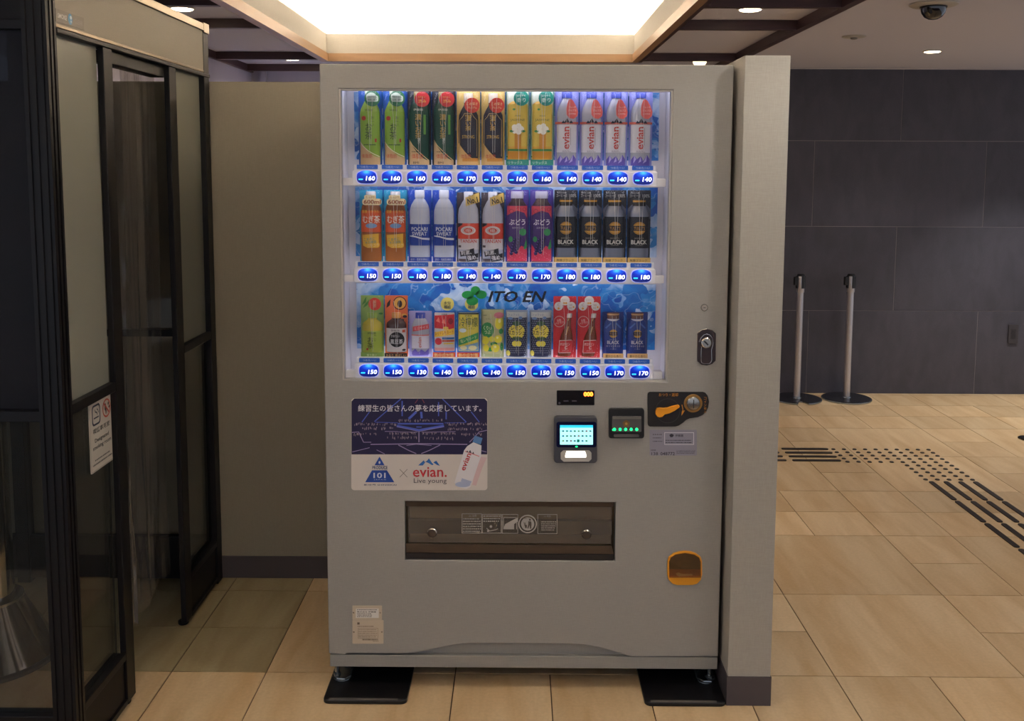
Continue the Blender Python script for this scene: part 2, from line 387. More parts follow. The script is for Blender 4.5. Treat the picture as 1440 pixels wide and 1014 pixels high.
M_dkwood = mat('dark_wood_beam', '4a3335', .42, noise=.16, nscale=4, stretch=(1.5, 1.5, 14))
def fascia(x0, x1, y0, y1, n):
    box('trim_%d' % n, M_fascia, x0, x1, y0, y1, 2.296, 2.417, kind='structure')
fascia(CX0+.003, CX0+.030, CYF, CYB, 2); fascia(CX1-.030, CX1-.003, CYF, CYB, 3)
fascia(CX0+.03, CX1-.03, CYB-.030, CYB-.003, 4); fascia(CX0+.03, CX1-.03, CYF+.003, CYF+.03, 5)
box('trim_6', M_board, CX0, CX0+.04, CYF, CYB, 2.25, 2.298, kind='structure')
box('trim_7', M_board, CX1-.04, CX1, CYF, CYB, 2.25, 2.298, kind='structure')
box('trim_8', M_board, CX0+.04, CX1-.04, CYB-.04, CYB, 2.25, 2.298, kind='structure')
box('trim_9', M_dkwood, CX1, CX1+.02, CYF, CYB, 2.25, 2.30, kind='structure')
box('trim_10', M_board, CX0-.006, CX0, CYF, CYB, 2.25, 2.30, kind='structure')
# strip lamps lying in the cove
M_led = mat('cove_strip_lamp', 'fff0d8', .5, em=COVE_POWER, emc='fff8f0')
for w_, bx in (('left side', (CX0-.14, CX0-.09, CYF, CYB)), ('right side', (CX1+.09, CX1+.14, CYF, CYB)), ('far end', (CX0, CX1, CYB+.03, CYB+.07)), ('near end', (CX0, CX1, CYF-.14, CYF-.09))):
    tag(MB().box(*bx, 2.341, 2.362).build('strip_light', M_led), 'warm strip light lying hidden in the ceiling cove, along its '+w_, 'light', 'strip lights in the ceiling cove')
n = 11
def beam(x0, x1, y0, y1):
    global n
    box('trim_%d' % n, M_dkwood, x0, x1, y0, y1, 2.255, 2.3, kind='structure'); n += 1
beam(1.32, 1.36, -2, 6.9); beam(-1.89, -1.85, -2, 6.9)
for y0, y1 in ((6.05, 6.1), (4.73, 4.765), (4.085, 4.125), (2.75, 2.79), (2.1, 2.14), (.8, .84)):
    beam(CX1+.02, 1.32, y0, y1); beam(-1.85, CX0-.02, y0, y1)
beam(-1.85, 1.32, 6.75, 6.79)

# ================================================================== VENDING MACHINE
YM = 2.85
vm = thing('vending_machine', (.02, 3.2, 0), 'grey-beige drink vending machine with three lit rows of buttons between partition and pillar', 'vending machine')
def F(a, b, d=0.): p = at(a, b, YM); return Vector((p.x, p.y-d, p.z))
def sub(ox, oy, s): return lambda a, b, d=0.: F(ox+a/s, oy+b/s, d)
M_door = linen('machine_shell', '999793', .03, 800, .5)
M_dark = mat('dark_body', '2b2a2c', .6)
x0, x1, zt = -.574, .6175, 1.8905
wx0, wx1, wz0, wz1 = -.520, .445, .964, 1.8195
p, q = F(569, 705), F(864.6, 789.4); dx0, dx1, dz1, dz0 = p.x, q.x, p.z, q.z
zb = F(700, 921).z
def door_mesh():
    xs = [x0, wx0, dx0, dx1, wx1, x1]; zs = [.2, dz0, dz1, wz0, wz1, zt]; vs = []; fs = []
    for z in zs: vs += [(x, 0, z) for x in xs]
    for j in range(5):
        for i in range(5):
            if j == 3 and 1 <= i <= 3: continue
            if j == 1 and i == 2: continue
            fs.append((j*6+i, j*6+i+1, (j+1)*6+i+1, (j+1)*6+i))
    low = [(F(a, b).x, 0, F(a, b).z) for a, b in ((1006, 924.5), (892, 924), (884, 923), (873, 919.5), (845, 911.5), (820, 906.8), (805, 905.8), (675, 904.6), (660, 904.4), (645, 906), (615, 912), (585, 918), (573, 919.2), (487, 919), (485, 921), (464, 921))]
    low[0] = (x1, 0, zb-.001); low[-1] = (x0, 0, zb)
    k = len(vs); vs += low; fs.append(tuple(list(range(6))+list(range(k, k+len(low)))))
    me = MB(); me.add(vs, fs); return me
d_ = door_mesh()
bm = bmesh.new(); vv = [bm.verts.new((v.x, YM, v.z)) for v in d_.v]
for f in d_.f: bm.faces.new([vv[i] for i in f])
r_ = bmesh.ops.extrude_face_region(bm, geom=bm.faces[:])
for e in r_['geom']:
    if isinstance(e, bmesh.types.BMVert): e.co.y += .045
bmesh.ops.recalc_face_normals(bm, faces=bm.faces)
db = MB(); bm.verts.index_update(); db.add([v.co.copy() for v in bm.verts], [[v.index for v in f.verts] for f in bm.faces]); bm.free()
door = db.build('door', M_door, vm, bevel=.003)
# cabinet behind the door (open where the display window and the pick-up box go in)
cab = MB()
cab.box(x0+.006, x1-.006, 3.02, 3.62, .1, zt-.006); cab.box(x0+.006, wx0-.012, 2.897, 3.02, .1, zt-.006); cab.box(wx1+.012, x1-.006, 2.897, 3.02, .1, zt-.006)
cab.box(wx0-.012, wx1+.012, 2.897, 3.02, wz1+.038, zt-.006); cab.box(wx0-.012, wx1+.012, 2.897, 3.02, .62, wz0-.012); cab.box(wx0-.012, wx1+.012, 2.897, 3.02, .1, .38)
cab.build('cabinet', M_dark, vm)
pb = F(464, 922); pe = F(1008, 940)
box('base_bar', linen('base_bar_paint', '92908c', .03, 650, .5), x0+.003, x1-.001, YM+.002, YM+.05, F(700, 939.6).z, F(700, 923).z, vm, bevel=.0015)
box('kick_plate', linen('base_bar_paint', '95908c'), x0+.05, x1-.05, YM+.018, YM+.03, F(700, 923).z-.002, F(700, 900).z, vm)
box('plinth', M_dark, x0+.03, x1-.03, YM+.06, 3.55, .062, .1, vm)
# display recess
M_white = mat('display_white', 'd8d6de', .45)
rc = MB()
rc.box(wx0-.008, wx0, YM+.0455, 2.995, wz0-.008, wz1+.035); rc.box(wx1, wx1+.008, YM+.0455, 2.995, wz0-.008, wz1+.035)
rc.box(wx0, wx1, YM+.0455, 2.995, wz1+.027, wz1+.035); rc.box(wx0, wx1, YM+.0455, 2.995, wz0-.008, wz0); rc.box(wx0-.008, wx1+.008, 2.995, 3.003, wz0-.008, wz1+.035)
rc.build('display_recess', M_white, vm)
fm = MB().flat([frame2(wx0-.0005, wz0-.0005, wx1+.0005, wz1+.0005, .006)], lambda a, b, d: Vector((a, YM+.012-d, b)), 0)
MB().box(wx0, wx0+.005, YM+.004, YM+.03, wz0, wz1).box(wx1-.005, wx1, YM+.004, YM+.03, wz0, wz1).box(wx0+.005, wx1-.005, YM+.004, YM+.03, wz1-.004, wz1).box(wx0+.005, wx1-.005, YM+.004, YM+.03, wz0, wz0+.004).build('window_frame', mat('window_frame_paint', 'b0aba6', .4), vm)
M_pane = sheet('window_pane', (.985, .985, .985), .02, f=.2)
box('window_pane', M_pane, wx0+.005, wx1-.005, YM+.0065, YM+.0085, wz0+.004, wz1-.004, vm)
# interior tube lamps behind the upper and side lips of the window
M_tube = mat('display_tube', 'eaf0ff', em=6, emc='f6f4ff')
MB().box(wx0+.02, wx1-.02, 2.899, 2.912, wz1+.010, wz1+.022).build('display_lamp', M_tube, vm)
# blue ice backdrops (printed)
def ice():
    m = bpy.data.materials.new('ice_print'); m.use_nodes = True; nt = m.node_tree; N = nt.nodes; L = nt.links; b = N['Principled BSDF']; b.inputs['Roughness'].default_value = .35
    tc = N.new('ShaderNodeTexCoord'); n0 = N.new('ShaderNodeTexNoise'); n0.inputs['Scale'].default_value = 14; L.new(tc.outputs['Object'], n0.inputs['Vector'])
    v = N.new('ShaderNodeTexVoronoi'); v.feature = 'DISTANCE_TO_EDGE'; v.inputs['Scale'].default_value = 7; av = N.new('ShaderNodeVectorMath'); av.operation = 'MULTIPLY_ADD'; av.inputs[1].default_value = (.22, .22, .22); L.new(n0.outputs['Color'], av.inputs[0]); L.new(tc.outputs['Object'], av.inputs[2]); L.new(av.outputs[0], v.inputs['Vector'])
    n1 = N.new('ShaderNodeTexNoise'); n1.inputs['Scale'].default_value = 6; n1.inputs['Detail'].default_value = 6; n1.inputs['Distortion'].default_value = 2.5; L.new(tc.outputs['Object'], n1.inputs['Vector'])
    r = N.new('ShaderNodeValToRGB'); e = r.color_ramp.elements; e[0].position = .3; e[0].color = (*lin('0d52b0'), 1); e[1].position = .72; e[1].color = (*lin('c8dcf4'), 1)
    k = r.color_ramp.elements.new(.55); k.color = (*lin('2a86d0'), 1)
    vc = N.new('ShaderNodeTexVoronoi'); vc.inputs['Scale'].default_value = 13; L.new(av.outputs[0], vc.inputs['Vector'])
    m1 = N.new('ShaderNodeMix'); m1.data_type = 'FLOAT'; m1.inputs[0].default_value = .38; L.new(n1.outputs['Fac'], m1.inputs[2]); sx = N.new('ShaderNodeSeparateColor'); L.new(vc.outputs['Color'], sx.inputs[0]); L.new(sx.outputs[0], m1.inputs[3]); L.new(m1.outputs[0], r.inputs[0])
    mr = N.new('ShaderNodeMapRange'); mr.inputs[1].default_value = .0; mr.inputs[2].default_value = .012; mr.inputs[3].default_value = .35; mr.inputs[4].default_value = 0; L.new(v.outputs['Distance'], mr.inputs[0])
    mx = N.new('ShaderNodeMix'); mx.data_type = 'RGBA'; mx.inputs[7].default_value = (*lin('e6f0fb'), 1); L.new(mr.outputs[0], mx.inputs[0]); L.new(r.outputs[0], mx.inputs[6]); L.new(mx.outputs[2], b.inputs['Base Color'])
    MATS['ice_print'] = m; return m
M_ice = ice()
for ya, yb_ in ((129, 226), (262, 362), (398, 492)):
    a, b = at(499, ya, 2.99), at(929, yb_, 2.99)
    MB().box(-.4985, .4255, 2.988, 2.9945, b.z, a.z).build('backdrop_print', M_ice, vm, label='blue icy printed backdrop')
# selection bars, buttons, cold labels
M_bar = mat('bar_white', 'f2f0f4', .35)
ROWS = (dict(by=251, b0=240.3, b1=262.3, bt=240.8, bb=258.8, c0=232.3, c1=238.6, pb=232.3, pr='160 160 160 160 170 170 160 160 140 140 140 140'),
        dict(by=389, b0=377.4, b1=398.3, bt=378.0, bb=395.9, c0=369.2, c1=375.4, pb=368.6, pr='150 150 180 180 140 140 170 170 180 180 180 180'),
        dict(by=523, b0=512.0, b1=533.6, bt=512.5, bb=530.9, c0=504.4, c1=510.6, pb=502.4, pr='150 150 130 140 140 140 150 150 150 150 170 170'))
SLOT = [-.4437+.07347*i for i in range(12)]
def button_mat():
    m = bpy.data.materials.new('button_lens'); m.use_nodes = True; nt = m.node_tree; N = nt.nodes; L = nt.links; b = N['Principled BSDF']
    b.inputs['Base Color'].default_value = (.004, .01, .12, 1); b.inputs['Roughness'].default_value = .25
    tc = N.new('ShaderNodeTexCoord'); ds = N.new('ShaderNodeVectorMath'); ds.operation = 'DISTANCE'; mp = N.new('ShaderNodeMapping'); mp.inputs['Scale'].default_value = (.62, 0, 1.); L.new(tc.outputs['Object'], mp.inputs[0])
    L.new(mp.outputs[0], ds.inputs[0]); ds.inputs[1].default_value = (0, 0, .0155)
    r = N.new('ShaderNodeValToRGB'); e = r.color_ramp.elements; e[0].position = 0; e[0].color = (.10, .75, 1.0, 1); e[1].position = 1; e[1].color = (0., .004, .10, 1)
    k = e.new(.26); k.color = (.01, .12, .90, 1); k = e.new(.50); k.color = (.0, .02, .50, 1)
    mr = N.new('ShaderNodeMapRange'); mr.inputs[2].default_value = .03; L.new(ds.outputs['Value'], mr.inputs[0]); L.new(mr.outputs[0], r.inputs[0]); L.new(r.outputs[0], b.inputs['Emission Color']); b.inputs['Emission Strength'].default_value = .95
    return m
M_btn = button_mat(); M_halo = mat('button_halo', 'aab4ff', .3, em=.8, emc='8fa0ff')  # glowing edge stands in for light bleeding around each button
M_dig = mat('digit_light', 'ffffff', em=2.2, emc='e8f4ff'); M_cy = mat('cyan_light', '30c8ff', em=1.3, emc='28b8ff')
M_cold = mat('cold_label_blue', '2763c8', .4); M_coldt = mat('cold_label_text', 'b8ccec', .5)
def lens_pts(w, h, k=1.):
    pts = []
    for i in range(13):                                   # arched top
        t = math.pi*i/12; pts.append((w/2*math.cos(t)*k, h*(.06+.44*math.sin(t)**.75)*k))
    for i in range(9):
        t = math.pi+math.pi*i/8; c_, s_ = math.cos(t), math.sin(t)
        pts.append((w/2*k*(abs(c_)**.55)*(1 if c_ > 0 else -1), h*k*(-.08-.42*abs(s_)**.8)))
    return pts
BT = []
for ri, R_ in enumerate(ROWS):
    YB = 2.868
    z1_, z0_ = at(700, R_['b0'], YB).z, at(700, R_['b1'], YB).z; za = (z0_+z1_)/2
    xa, xb_ = -.4437-.0425, .3645+.0425
    bar = MB().prism(rr_pts(xa, z0_, xb_, z1_, .006, 4), lambda a, b, d: Vector((a, YB+.034-d, b)), .034).build('selection_bar', M_bar, vm, bevel=.0025)
    zm = z0_+(z1_-z0_)*.5
    box('bar_bracket', M_bar, wx0+.005, xa+.004, YB+.006, YB+.03, z0_+.001, zm, vm, bevel=.001)
    box('bar_bracket', M_bar, xb_-.004, wx1-.012, YB+.006, YB+.03, z0_+.001, zm+.002, vm, bevel=.001)
    cz1, cz0 = at(700, R_['c0'], 2.878).z, at(700, R_['c1'], 2.878).z
    box('row_fill_lamp', M_tube, xa+.02, xb_-.02, 2.9025, 2.909, z0_+.002, z0_+.012, vm)  # fill tube added out of sight behind the bar to brighten the samples
    box('label_rail', M_bar, xa+.004, xb_-.004, 2.88, 2.90, z1_-.002, cz1, vm)
    prices = R_['pr'].split()
    zc = (at(700, R_['bt'], YB).z+at(700, R_['bb'], YB).z)/2
    for i in range(12):
        cx = SLOT[i]
        o3 = Vector((cx, YB, zc))
        if not BT:
            hb = MB().prism(lens_pts(.0600, .0405), lambda a, b, d: Vector((a, -.0005-d, b)), .0012)
            bb = MB().prism(lens_pts(.0575, .0380), lambda a, b, d: Vector((a, -.0017-d, b)), .004)
            halo = hb.build('button_halo', M_halo, local=True); btn = bb.build('price_button', M_btn, local=True, bevel=.0012)
            BT += [halo, btn]; first = True
        else:
            first = False
        btn = BT[1] if first else BT[1].copy(); halo = BT[0] if first else BT[0].copy()
        if not first: COL.objects.link(btn); COL.objects.link(halo)
        btn.parent = vm; btn.location = o3-Vector(ORG[vm.name]); halo.parent = btn; ORG[btn.name] = ORG[vm.name]
        fr = lambda a, b, d=0.: Vector((a, -.0062-d, b))
        dg = MB().flat([text(prices[i], .0115, -.0035, w=.0265, h=.0128, bold=.008, shear=.10, down=False)], fr).build('price_digits', M_dig, btn, local=True, recalc=False)
        dg.parent = btn
        MB().flat([rrect(-.0235, -.0085, -.0105, -.0045, .0018, 3)], fr).build('stock_light', M_cy, btn, local=True, recalc=False)
        MB().prism(rr_pts(cx-.0310, cz0, cx+.0310, cz1, .0022, 3), lambda a, b, d: Vector((a, 2.8795-d, b)), .0015).build('cold_label', M_cold, vm)
        if ri == 0 and i == 0: ct = text('つめた〜い', 0, 0, w=.041, h=.0068, bold=.01, down=False)
        cl = COL.objects[-1]
        MB().flat([ct], lambda a, b, d=0.: Vector((a+cx, 2.8775, b+(cz0+cz1)/2))).build('lettering', M_coldt, cl, recalc=False)

# front fittings: door label poster ----------------------------------------------------
def P(name, m, shapes, fr, d, parent=vm, label=None): return MB().flat(shapes, fr, d).build(name, m, parent, recalc=False, label=label)
def slab(name, m, pts, fr, t, parent=vm, d0=0., bevel=0., label=None):
    return MB().prism(pts, lambda a, b, d: fr(a, b, d0+d), t).build(name, m, parent, bevel=bevel, label=label)
def cm(c, rough=.5, em=0., metal=0.): return mat('paint_'+c+('_e%g' % em if em else '')+('_m' if metal else ''), c, rough, metal, em)
c1 = sub(480, 550, 6.545)
po = slab('advert_poster', cm('d2cbc6', .4), rr_pts(92, 65, 1345, 912, 28), c1, .0006, label='poster of a stage show above logos')
P('stage_print', cm('201c44', .4), [poly([(94, 95), (120, 68), (1318, 68), (1343, 95), (1343, 582), (94, 582)])], c1, .0008, po)
rs = random.Random(11)
def L_(*pts, w=4): return stroke(list(pts), w)
P('stage_lights', cm('5066c8', .4), [L_((305, 280), (550, 70), w=9), L_((310, 285), (520, 292), w=5), L_((1150, 285), (930, 70), w=9), L_((1145, 290), (950, 292), w=5), L_((190, 285), (260, 190), w=8), L_((1270, 285), (1195, 190), w=8),
    L_((560, 90), (560, 230), w=12), L_((895, 100), (895, 230), w=10), L_((965, 190), (965, 260), w=12), L_((620, 255), (690, 190), w=22), L_((735, 190), (740, 250), w=20), L_((510, 320), (715, 360), (945, 320), w=22), L_((520, 300), (940, 300), w=14), L_((690, 330), (740, 330), w=10)], c1, .0009, po)
P('stage_rails', cm('9c8cb4', .4), [L_((98, 380), (160, 375), (205, 470), (275, 470), w=7), L_((1340, 360), (1270, 375), (1180, 470), w=7), L_((270, 490), (715, 484), (1160, 490), w=9), L_((400, 370), (520, 372), w=5), L_((715, 375), (715, 470), w=10), L_((520, 375), (700, 378), w=5), L_((740, 378), (1050, 372), w=5),
    L_((525, 495), (620, 545), (690, 575), w=8), L_((910, 495), (810, 545), (735, 575), w=8), L_((100, 560), (260, 520), w=6), L_((325, 540), (400, 578), w=6), L_((600, 500), (690, 488), (830, 500), w=5), L_((1335, 560), (1180, 520), w=6), L_((510, 325), (715, 372), (945, 325), w=4)], c1, .0010, po)
P('stage_reds', cm('8a4350', .4), [L_((680, 110), (705, 75), w=7), L_((745, 75), (765, 110), w=7)], c1, .0010, po)
crowd = [rect(x, y, x+rs.uniform(3, 7), y+rs.uniform(9, 22)) for y0_, a_, b_, n_ in ((295, 105, 500, 44), (335, 190, 480, 30), (380, 410, 690, 34), (420, 420, 690, 26), (295, 960, 1335, 44), (340, 980, 1300, 34), (380, 745, 1050, 34), (425, 750, 1050, 26), (262, 520, 930, 40), (390, 110, 330, 18), (390, 1100, 1290, 18)) for _ in range(n_) for x, y in ((rs.uniform(a_, b_), y0_+rs.uniform(-8, 8)),)]
P('stage_crowd', cm('9a8a92', .4), crowd, c1, .0011, po)
P('headline', cm('e8e6ea', .4), [text('練習生の皆さんの夢を応援しています。', 722, 157, w=1135, h=62, bold=.004)], c1, .0013, po)
P('triangle_logo', cm('2349a0', .4), [poly([(352, 602), (398, 682), (306, 682)]), poly([(283, 728), (420, 728), (488, 838), (220, 838)])], c1, .0012, po)
P('triangle_text', cm('d9dbe6', .4), [text('101', 352, 775, w=112, h=50, bold=.02), text('J A P A N', 355, 815, w=110, h=10), ell(352, 656, 9, 13)], c1, .0014, po)
P('logo_text', cm('2a3a6a', .4), [text('PRODUCE', 356, 703, w=140, h=30, bold=.02), text('新世界 SHINSEKAI', 358, 862, w=300, h=17, bold=.02)], c1, .0014, po)
P('cross_mark', cm('5a5658', .4), [L_((538, 718), (608, 792), w=4), L_((608, 718), (538, 792), w=4)], c1, .0012, po)
P('water_logo', cm('c0303a', .4), [text('evian.', 815, 744, w=312, h=92, bold=.012)], c1, .0012, po)
P('mountain_mark', cm('2a66b0', .4), [poly([(708, 683), (760, 635), (768, 652), (790, 640), (806, 618), (835, 660), (850, 672), (838, 682), (800, 660), (775, 650), (750, 684)]), poly([(846, 655), (875, 640), (908, 688), (880, 678)])], c1, .0012, po)
P('slogan', cm('4a4850', .4), [text('Live young', 818, 830, w=302, h=56)], c1, .0012, po)
P('bottle_picture', cm('dcdadf', .35), [poly([(1215, 470), (1290, 500), (1285, 600), (1190, 880), (1150, 900), (1075, 880), (1042, 840), (1130, 545), (1160, 505)])], c1, .0014, po)
P('bottle_cap_picture', cm('5a86bc', .35), [poly([(1228, 408), (1300, 432), (1282, 490), (1208, 468)])], c1, .0015, po)
P('bottle_base_picture', cm('a9b4d0', .35), [ell(1118, 858, 70, 26), poly([(1110, 800), (1200, 830), (1190, 850), (1100, 830)])], c1, .0015, po)
P('bottle_text_picture', cm('b8323c', .35), [text('evian', 1145, 650, w=165, h=48, rot=1.20, bold=.02)], c1, .0016, po)
P('bottle_band_picture', cm('d88a90', .35), [L_((1140, 552), (1270, 600), w=9)], c1, .00155, po)
P('bottle_peaks_picture', cm('3a3440', .35), [poly([(1148, 560), (1160, 545), (1170, 562)]), poly([(1172, 562), (1186, 540), (1200, 570)]), poly([(1204, 574), (1214, 556), (1224, 580)])], c1, .0016, po)
P('pink_streak', cm('d0b4b8', .4), [poly([(1262, 600), (1340, 612), (1300, 700), (1240, 870), (1205, 862)])], c1, .0010, po)

# change display, payment reader, note slot, coin panel ---------------------------------
c2 = sub(760, 530, 5.538)
g = slab('amount_display', cm('17161a', .15), rr_pts(127, 105, 420, 220, 6), c2, .0012)
P('amount_digits', mat('amber_digits', 'ff8a3a', em=5, emc='ff6a1e'), [text('000', 373, 134, w=74, h=36, bold=.06)], c2, .0015, g)
P('display_print', cm('4a4650', .4), [rect(180, 182, 218, 192), rect(245, 182, 283, 192), ell(148, 203, 9)], c2, .0015, g)
rd = slab('payment_reader', mat('reader_plastic', '45464e', .4), rr_pts(105, 298, 437, 655, 26), c2, .022, bevel=.002)
bz = slab('reader_bezel', cm('08103a', .2), rr_pts(122, 335, 432, 532, 18), c2, .0015, rd, d0=.022)
M_scr = mat('screen_light', '7fe0f0', .3, em=1.15, emc='a4eef2')
P('reader_screen', M_scr, [rect(150, 360, 404, 510)], c2, .0238, rd)
P('screen_header', mat('screen_cyan', '20b8e0', em=1.0, emc='2ab8e6'), [rect(150, 360, 404, 380)], c2, .0240, rd)
cols = ['2a6a78', '3a8a4a', 'b04a50', '246aa0', '333a40', '18a08a', '8a9a40']
for k, cc in enumerate(cols):
    sh = [rect(166+30*i, 400+38*j, 182+30*i, 400+38*j+11) for i in range(8) for j in range(3) if (i*5+j*3) % 7 == k and not (j == 2 and i > 6)]
    if k == 5: sh.append(rect(280, 470, 300, 492))
    if sh: P('screen_icons', cm(cc, .4), sh, c2, .0241, rd)
P('ready_light', mat('green_light', '18d878', em=2.5, emc='10e070'), [ell(277, 526, 10, 6)], c2, .0240, rd)
tp = slab('touch_area', cm('b4b2ac', .35), [(175, 555), (375, 555), (393, 575), (393, 622), (372, 642), (178, 642), (155, 622), (155, 575)], c2, .0018, rd, d0=.022)
P('touch_light', mat('white_light', 'ffffff', em=1.8, emc='fff4e6'), [poly([(200, 560), (342, 560), (353, 592), (350, 610), (190, 610), (190, 592)])], c2, .0240, rd)
ns = slab('note_slot', mat('slot_black', '1c1c1e', .35), rr_pts(530, 240, 805, 473, 20), c2, .010, bevel=.0015)
slab('slot_mouth', mat('slot_grey', '6a6868', .35, .4), rr_pts(556, 298, 783, 420, 6), c2, .0015, ns, d0=.010)
slab('slot_lip', mat('slot_silver', '8f8b84', .3, .7), rr_pts(560, 300, 780, 318, 5), c2, .005, ns, d0=.0115)
slab('slot_tray', mat('slot_grey', '6a6868'), rr_pts(570, 440, 762, 458, 5), c2, .006, ns, d0=.010)
P('flower_symbol', cm('8a6a3a', .4), [ell(665+16*math.cos(t*1.2566-1.57), 357+16*math.sin(t*1.2566-1.57), 13) for t in range(5)], c2, .0118, ns)
P('flower_core', cm('c89a50', .4), [ell(665, 357, 10)], c2, .0120, ns)
P('slot_lights', mat('green_light', '18d878'), [ell(574+43*i, 401, 11, 12) for i in range(5)]+[rect(556, 398, 562, 410)], c2, .0122, ns)
P('slot_text', cm('222024', .4), ticks(640, 388, 740, 396, 1, 3), c2, .0121, ns)
cpn = slab('coin_panel', mat('panel_black', '1b1a1c', .4), [(850, 115), (1262, 115), (1282, 122), (1300, 145), (1311, 190), (1305, 235), (1290, 268), (1262, 295), (1225, 312), (1160, 322), (1135, 332), (1105, 358), (1075, 378), (1050, 385), (850, 385), (838, 375), (834, 360), (834, 135), (838, 122)], c2, .004, bevel=.001)
P('panel_ring', cm('3c3a3c', .4), [ring(990, 262, 92, 96)], c2, .0043, cpn)
slab('return_lever', mat('lever_yellow', 'e2941c', .35), [(890, 270), (893, 252), (905, 238), (925, 234), (955, 236), (985, 234), (1020, 222), (1068, 211), (1078, 218), (1076, 230), (1040, 255), (1000, 275), (962, 284), (945, 302), (925, 307), (905, 300), (893, 286)], c2, .012, cpn, d0=.004, bevel=.0015)
P('panel_text', cm('c8862c', .4), [text('おつり・返却', 995, 137, w=150, h=26, bold=.01), L_((1100, 215), (1108, 250), (1106, 262), w=6), poly([(1096, 300), (1124, 258), (1100, 262)])]+[text(ch, 1281, 165+26*i, w=20, h=20) for i, ch in enumerate('コイン投入')], c2, .0043, cpn)
co = F(760+1187/5.538, 530+203/5.538)
MB().lathe([(.0275, 0), (.0275, -.002), (.0262, -.0028), (.0255, -.002)], co+Vector((0, -.004, 0)), 28, 'y').build('slot_ring', mat('gold_ring', 'a07a44', .4, .5), cpn, smooth=True)
MB().lathe([(.0205, 0), (.0205, -.0045), (.0180, -.0075), (.006, -.0095)], co+Vector((0, -.004, 0)), 28, 'y').build('coin_entry', mat('brushed_steel', 'b8b4ac', .25, .95), cpn, smooth=True)
box('coin_slit', mat('slot_black', '1c1c1e'), co.x-.0012, co.x+.0012, co.y-.0142, co.y-.012, co.z-.013, co.z+.013, cpn)
st = slab('number_sticker', cm('8c8a9a', .4), rr_pts(850, 412, 1218, 612, 8), c2, .0005, label='grey label printed with a number')
P('sticker_box', cm('d8d8e2', .4), [frame2(965, 432, 1195, 528, 4)], c2, .0007, st)
P('sticker_text', cm('2c2b38', .4), [text('138', 890, 598, w=50, h=24), text('048772', 990, 598, w=112, h=25, bold=.01), text('伊藤園', 1080, 457, w=62, h=20, bold=.02), poly([(1003, 452), (1020, 442), (1040, 452), (1030, 468), (1012, 470)])]+ticks(875, 435, 955, 515, 3, 5, .2, 6)+ticks(975, 485, 1180, 520, 2, 6, .35, 18)+ticks(1060, 570, 1205, 600, 3, 8, .35, 14)+ticks(860, 565, 900, 575, 1, 9), c2, .0008, st)

# lock and handle -------------------------------------------------------------------------
c6 = sub(930, 400, 7.242)
lk = F(990.4, 432.5)
MB().lathe([(.0105, 0), (.0105, -.002)], lk, 24, 'y').build('lock_ring', mat('lock_dark', '5a5654', .4), vm, smooth=True)
l_ = MB().lathe([(.0085, 0), (.0085, -.003), (.0075, -.004)], lk, 24, 'y').build('key_lock', mat('shell_metal', 'a8a098', .35, .5), vm, smooth=True)
box('keyhole', M_dark, lk.x-.003, lk.x+.003, lk.y-.0048, lk.y-.0038, lk.z-.0009, lk.z+.0009, l_)
oct_ = [(365, 500), (410, 462), (460, 450), (515, 464), (553, 497), (551, 775), (515, 810), (460, 824), (405, 815), (366, 780)]
hp = slab('door_handle', mat('handle_brown', '35282a', .3), oct_, c6, .003, bevel=.001)
M_chrome = mat('chrome', 'd0ccc6', .12, 1.)
pth = [(410, 640), (392, 615), (388, 580), (400, 545), (430, 512), (460, 503), (492, 512), (518, 545), (526, 590), (518, 635), (508, 660), (512, 770), (498, 795), (480, 805), (430, 805), (408, 795), (403, 770), (405, 655), (410, 640)]
MB().tube([c6(a, b, .0035) for a, b in pth], .0009, 6).build('handle_rim', M_chrome, hp, smooth=True)
hc = F(930+455/7.242, 400+592/7.242)
MB().lathe([(.0165*.95, -.003), (.0165*.95, -.007), (.013, -.009)], hc, 28, 'y').build('handle_lock', mat('brushed_steel', 'b8b4ac'), hp, smooth=True)
MB().prism([(425, 575), (440, 570), (475, 605), (465, 618)], lambda a, b, d: c6(a, b, .0091+d), .0004).build('lock_slit', M_dark, hp)
MB().tube([c6(a, b, .003) for a, b in ((372, 488), (415, 460), (460, 452))], .0008, 5).build('plate_glint', M_chrome, hp)

# pick-up box -------------------------------------------------------------------------------
c3 = sub(550, 695, 4.364)
pk = MB()
pk.box(dx0-.006, dx0, YM+.0455, 2.99, dz0-.006, dz1+.006); pk.box(dx1, dx1+.006, YM+.0455, 2.99, dz0-.006, dz1+.006); pk.box(dx0, dx1, YM+.0455, 2.99, dz1, dz1+.006); pk.box(dx0, dx1, YM+.0455, 2.99, dz0-.006, dz0); pk.box(dx0-.006, dx1+.006, 2.99, 2.996, dz0-.006, dz1+.006)
pkb = pk.build('pickup_box', mat('pickup_interior', 'ccb898', .5), vm)
M_smoke = mat('smoke_plastic', '3d322a', .3)
fr3 = MB()
fr3.flat([], c3)
box('pickup_inner_bar', cm('20242c', .3), dx0+.002, dx1-.002, 2.93, 2.95, dz0+.052, dz0+.095, vm)
slabp = [(86, 46), (1372, 58), (1372, 82), (86, 84)]
slab('flap_hinge', mat('smoke_brown', '46392f', .22), [(84, 44), (1372, 57), (1371, 84), (86, 82)], c3, .004, d0=-.014, bevel=.001)
slab('pickup_lip', mat('smoke_brown', '46392f'), [(86, 308), (1356, 322), (1368, 374), (88, 364)], c3, .006, d0=-.012, bevel=.001)
slab('pickup_edge', cm('1c1618', .4), [(88, 366), (1368, 376), (1366, 411), (90, 400)], c3, .010, d0=-.014, bevel=.001)
M_flap = sheet('smoke_flap', (.80, .77, .72), .05, haze=.20, hazec=(.36, .32, .28), f=1.0)
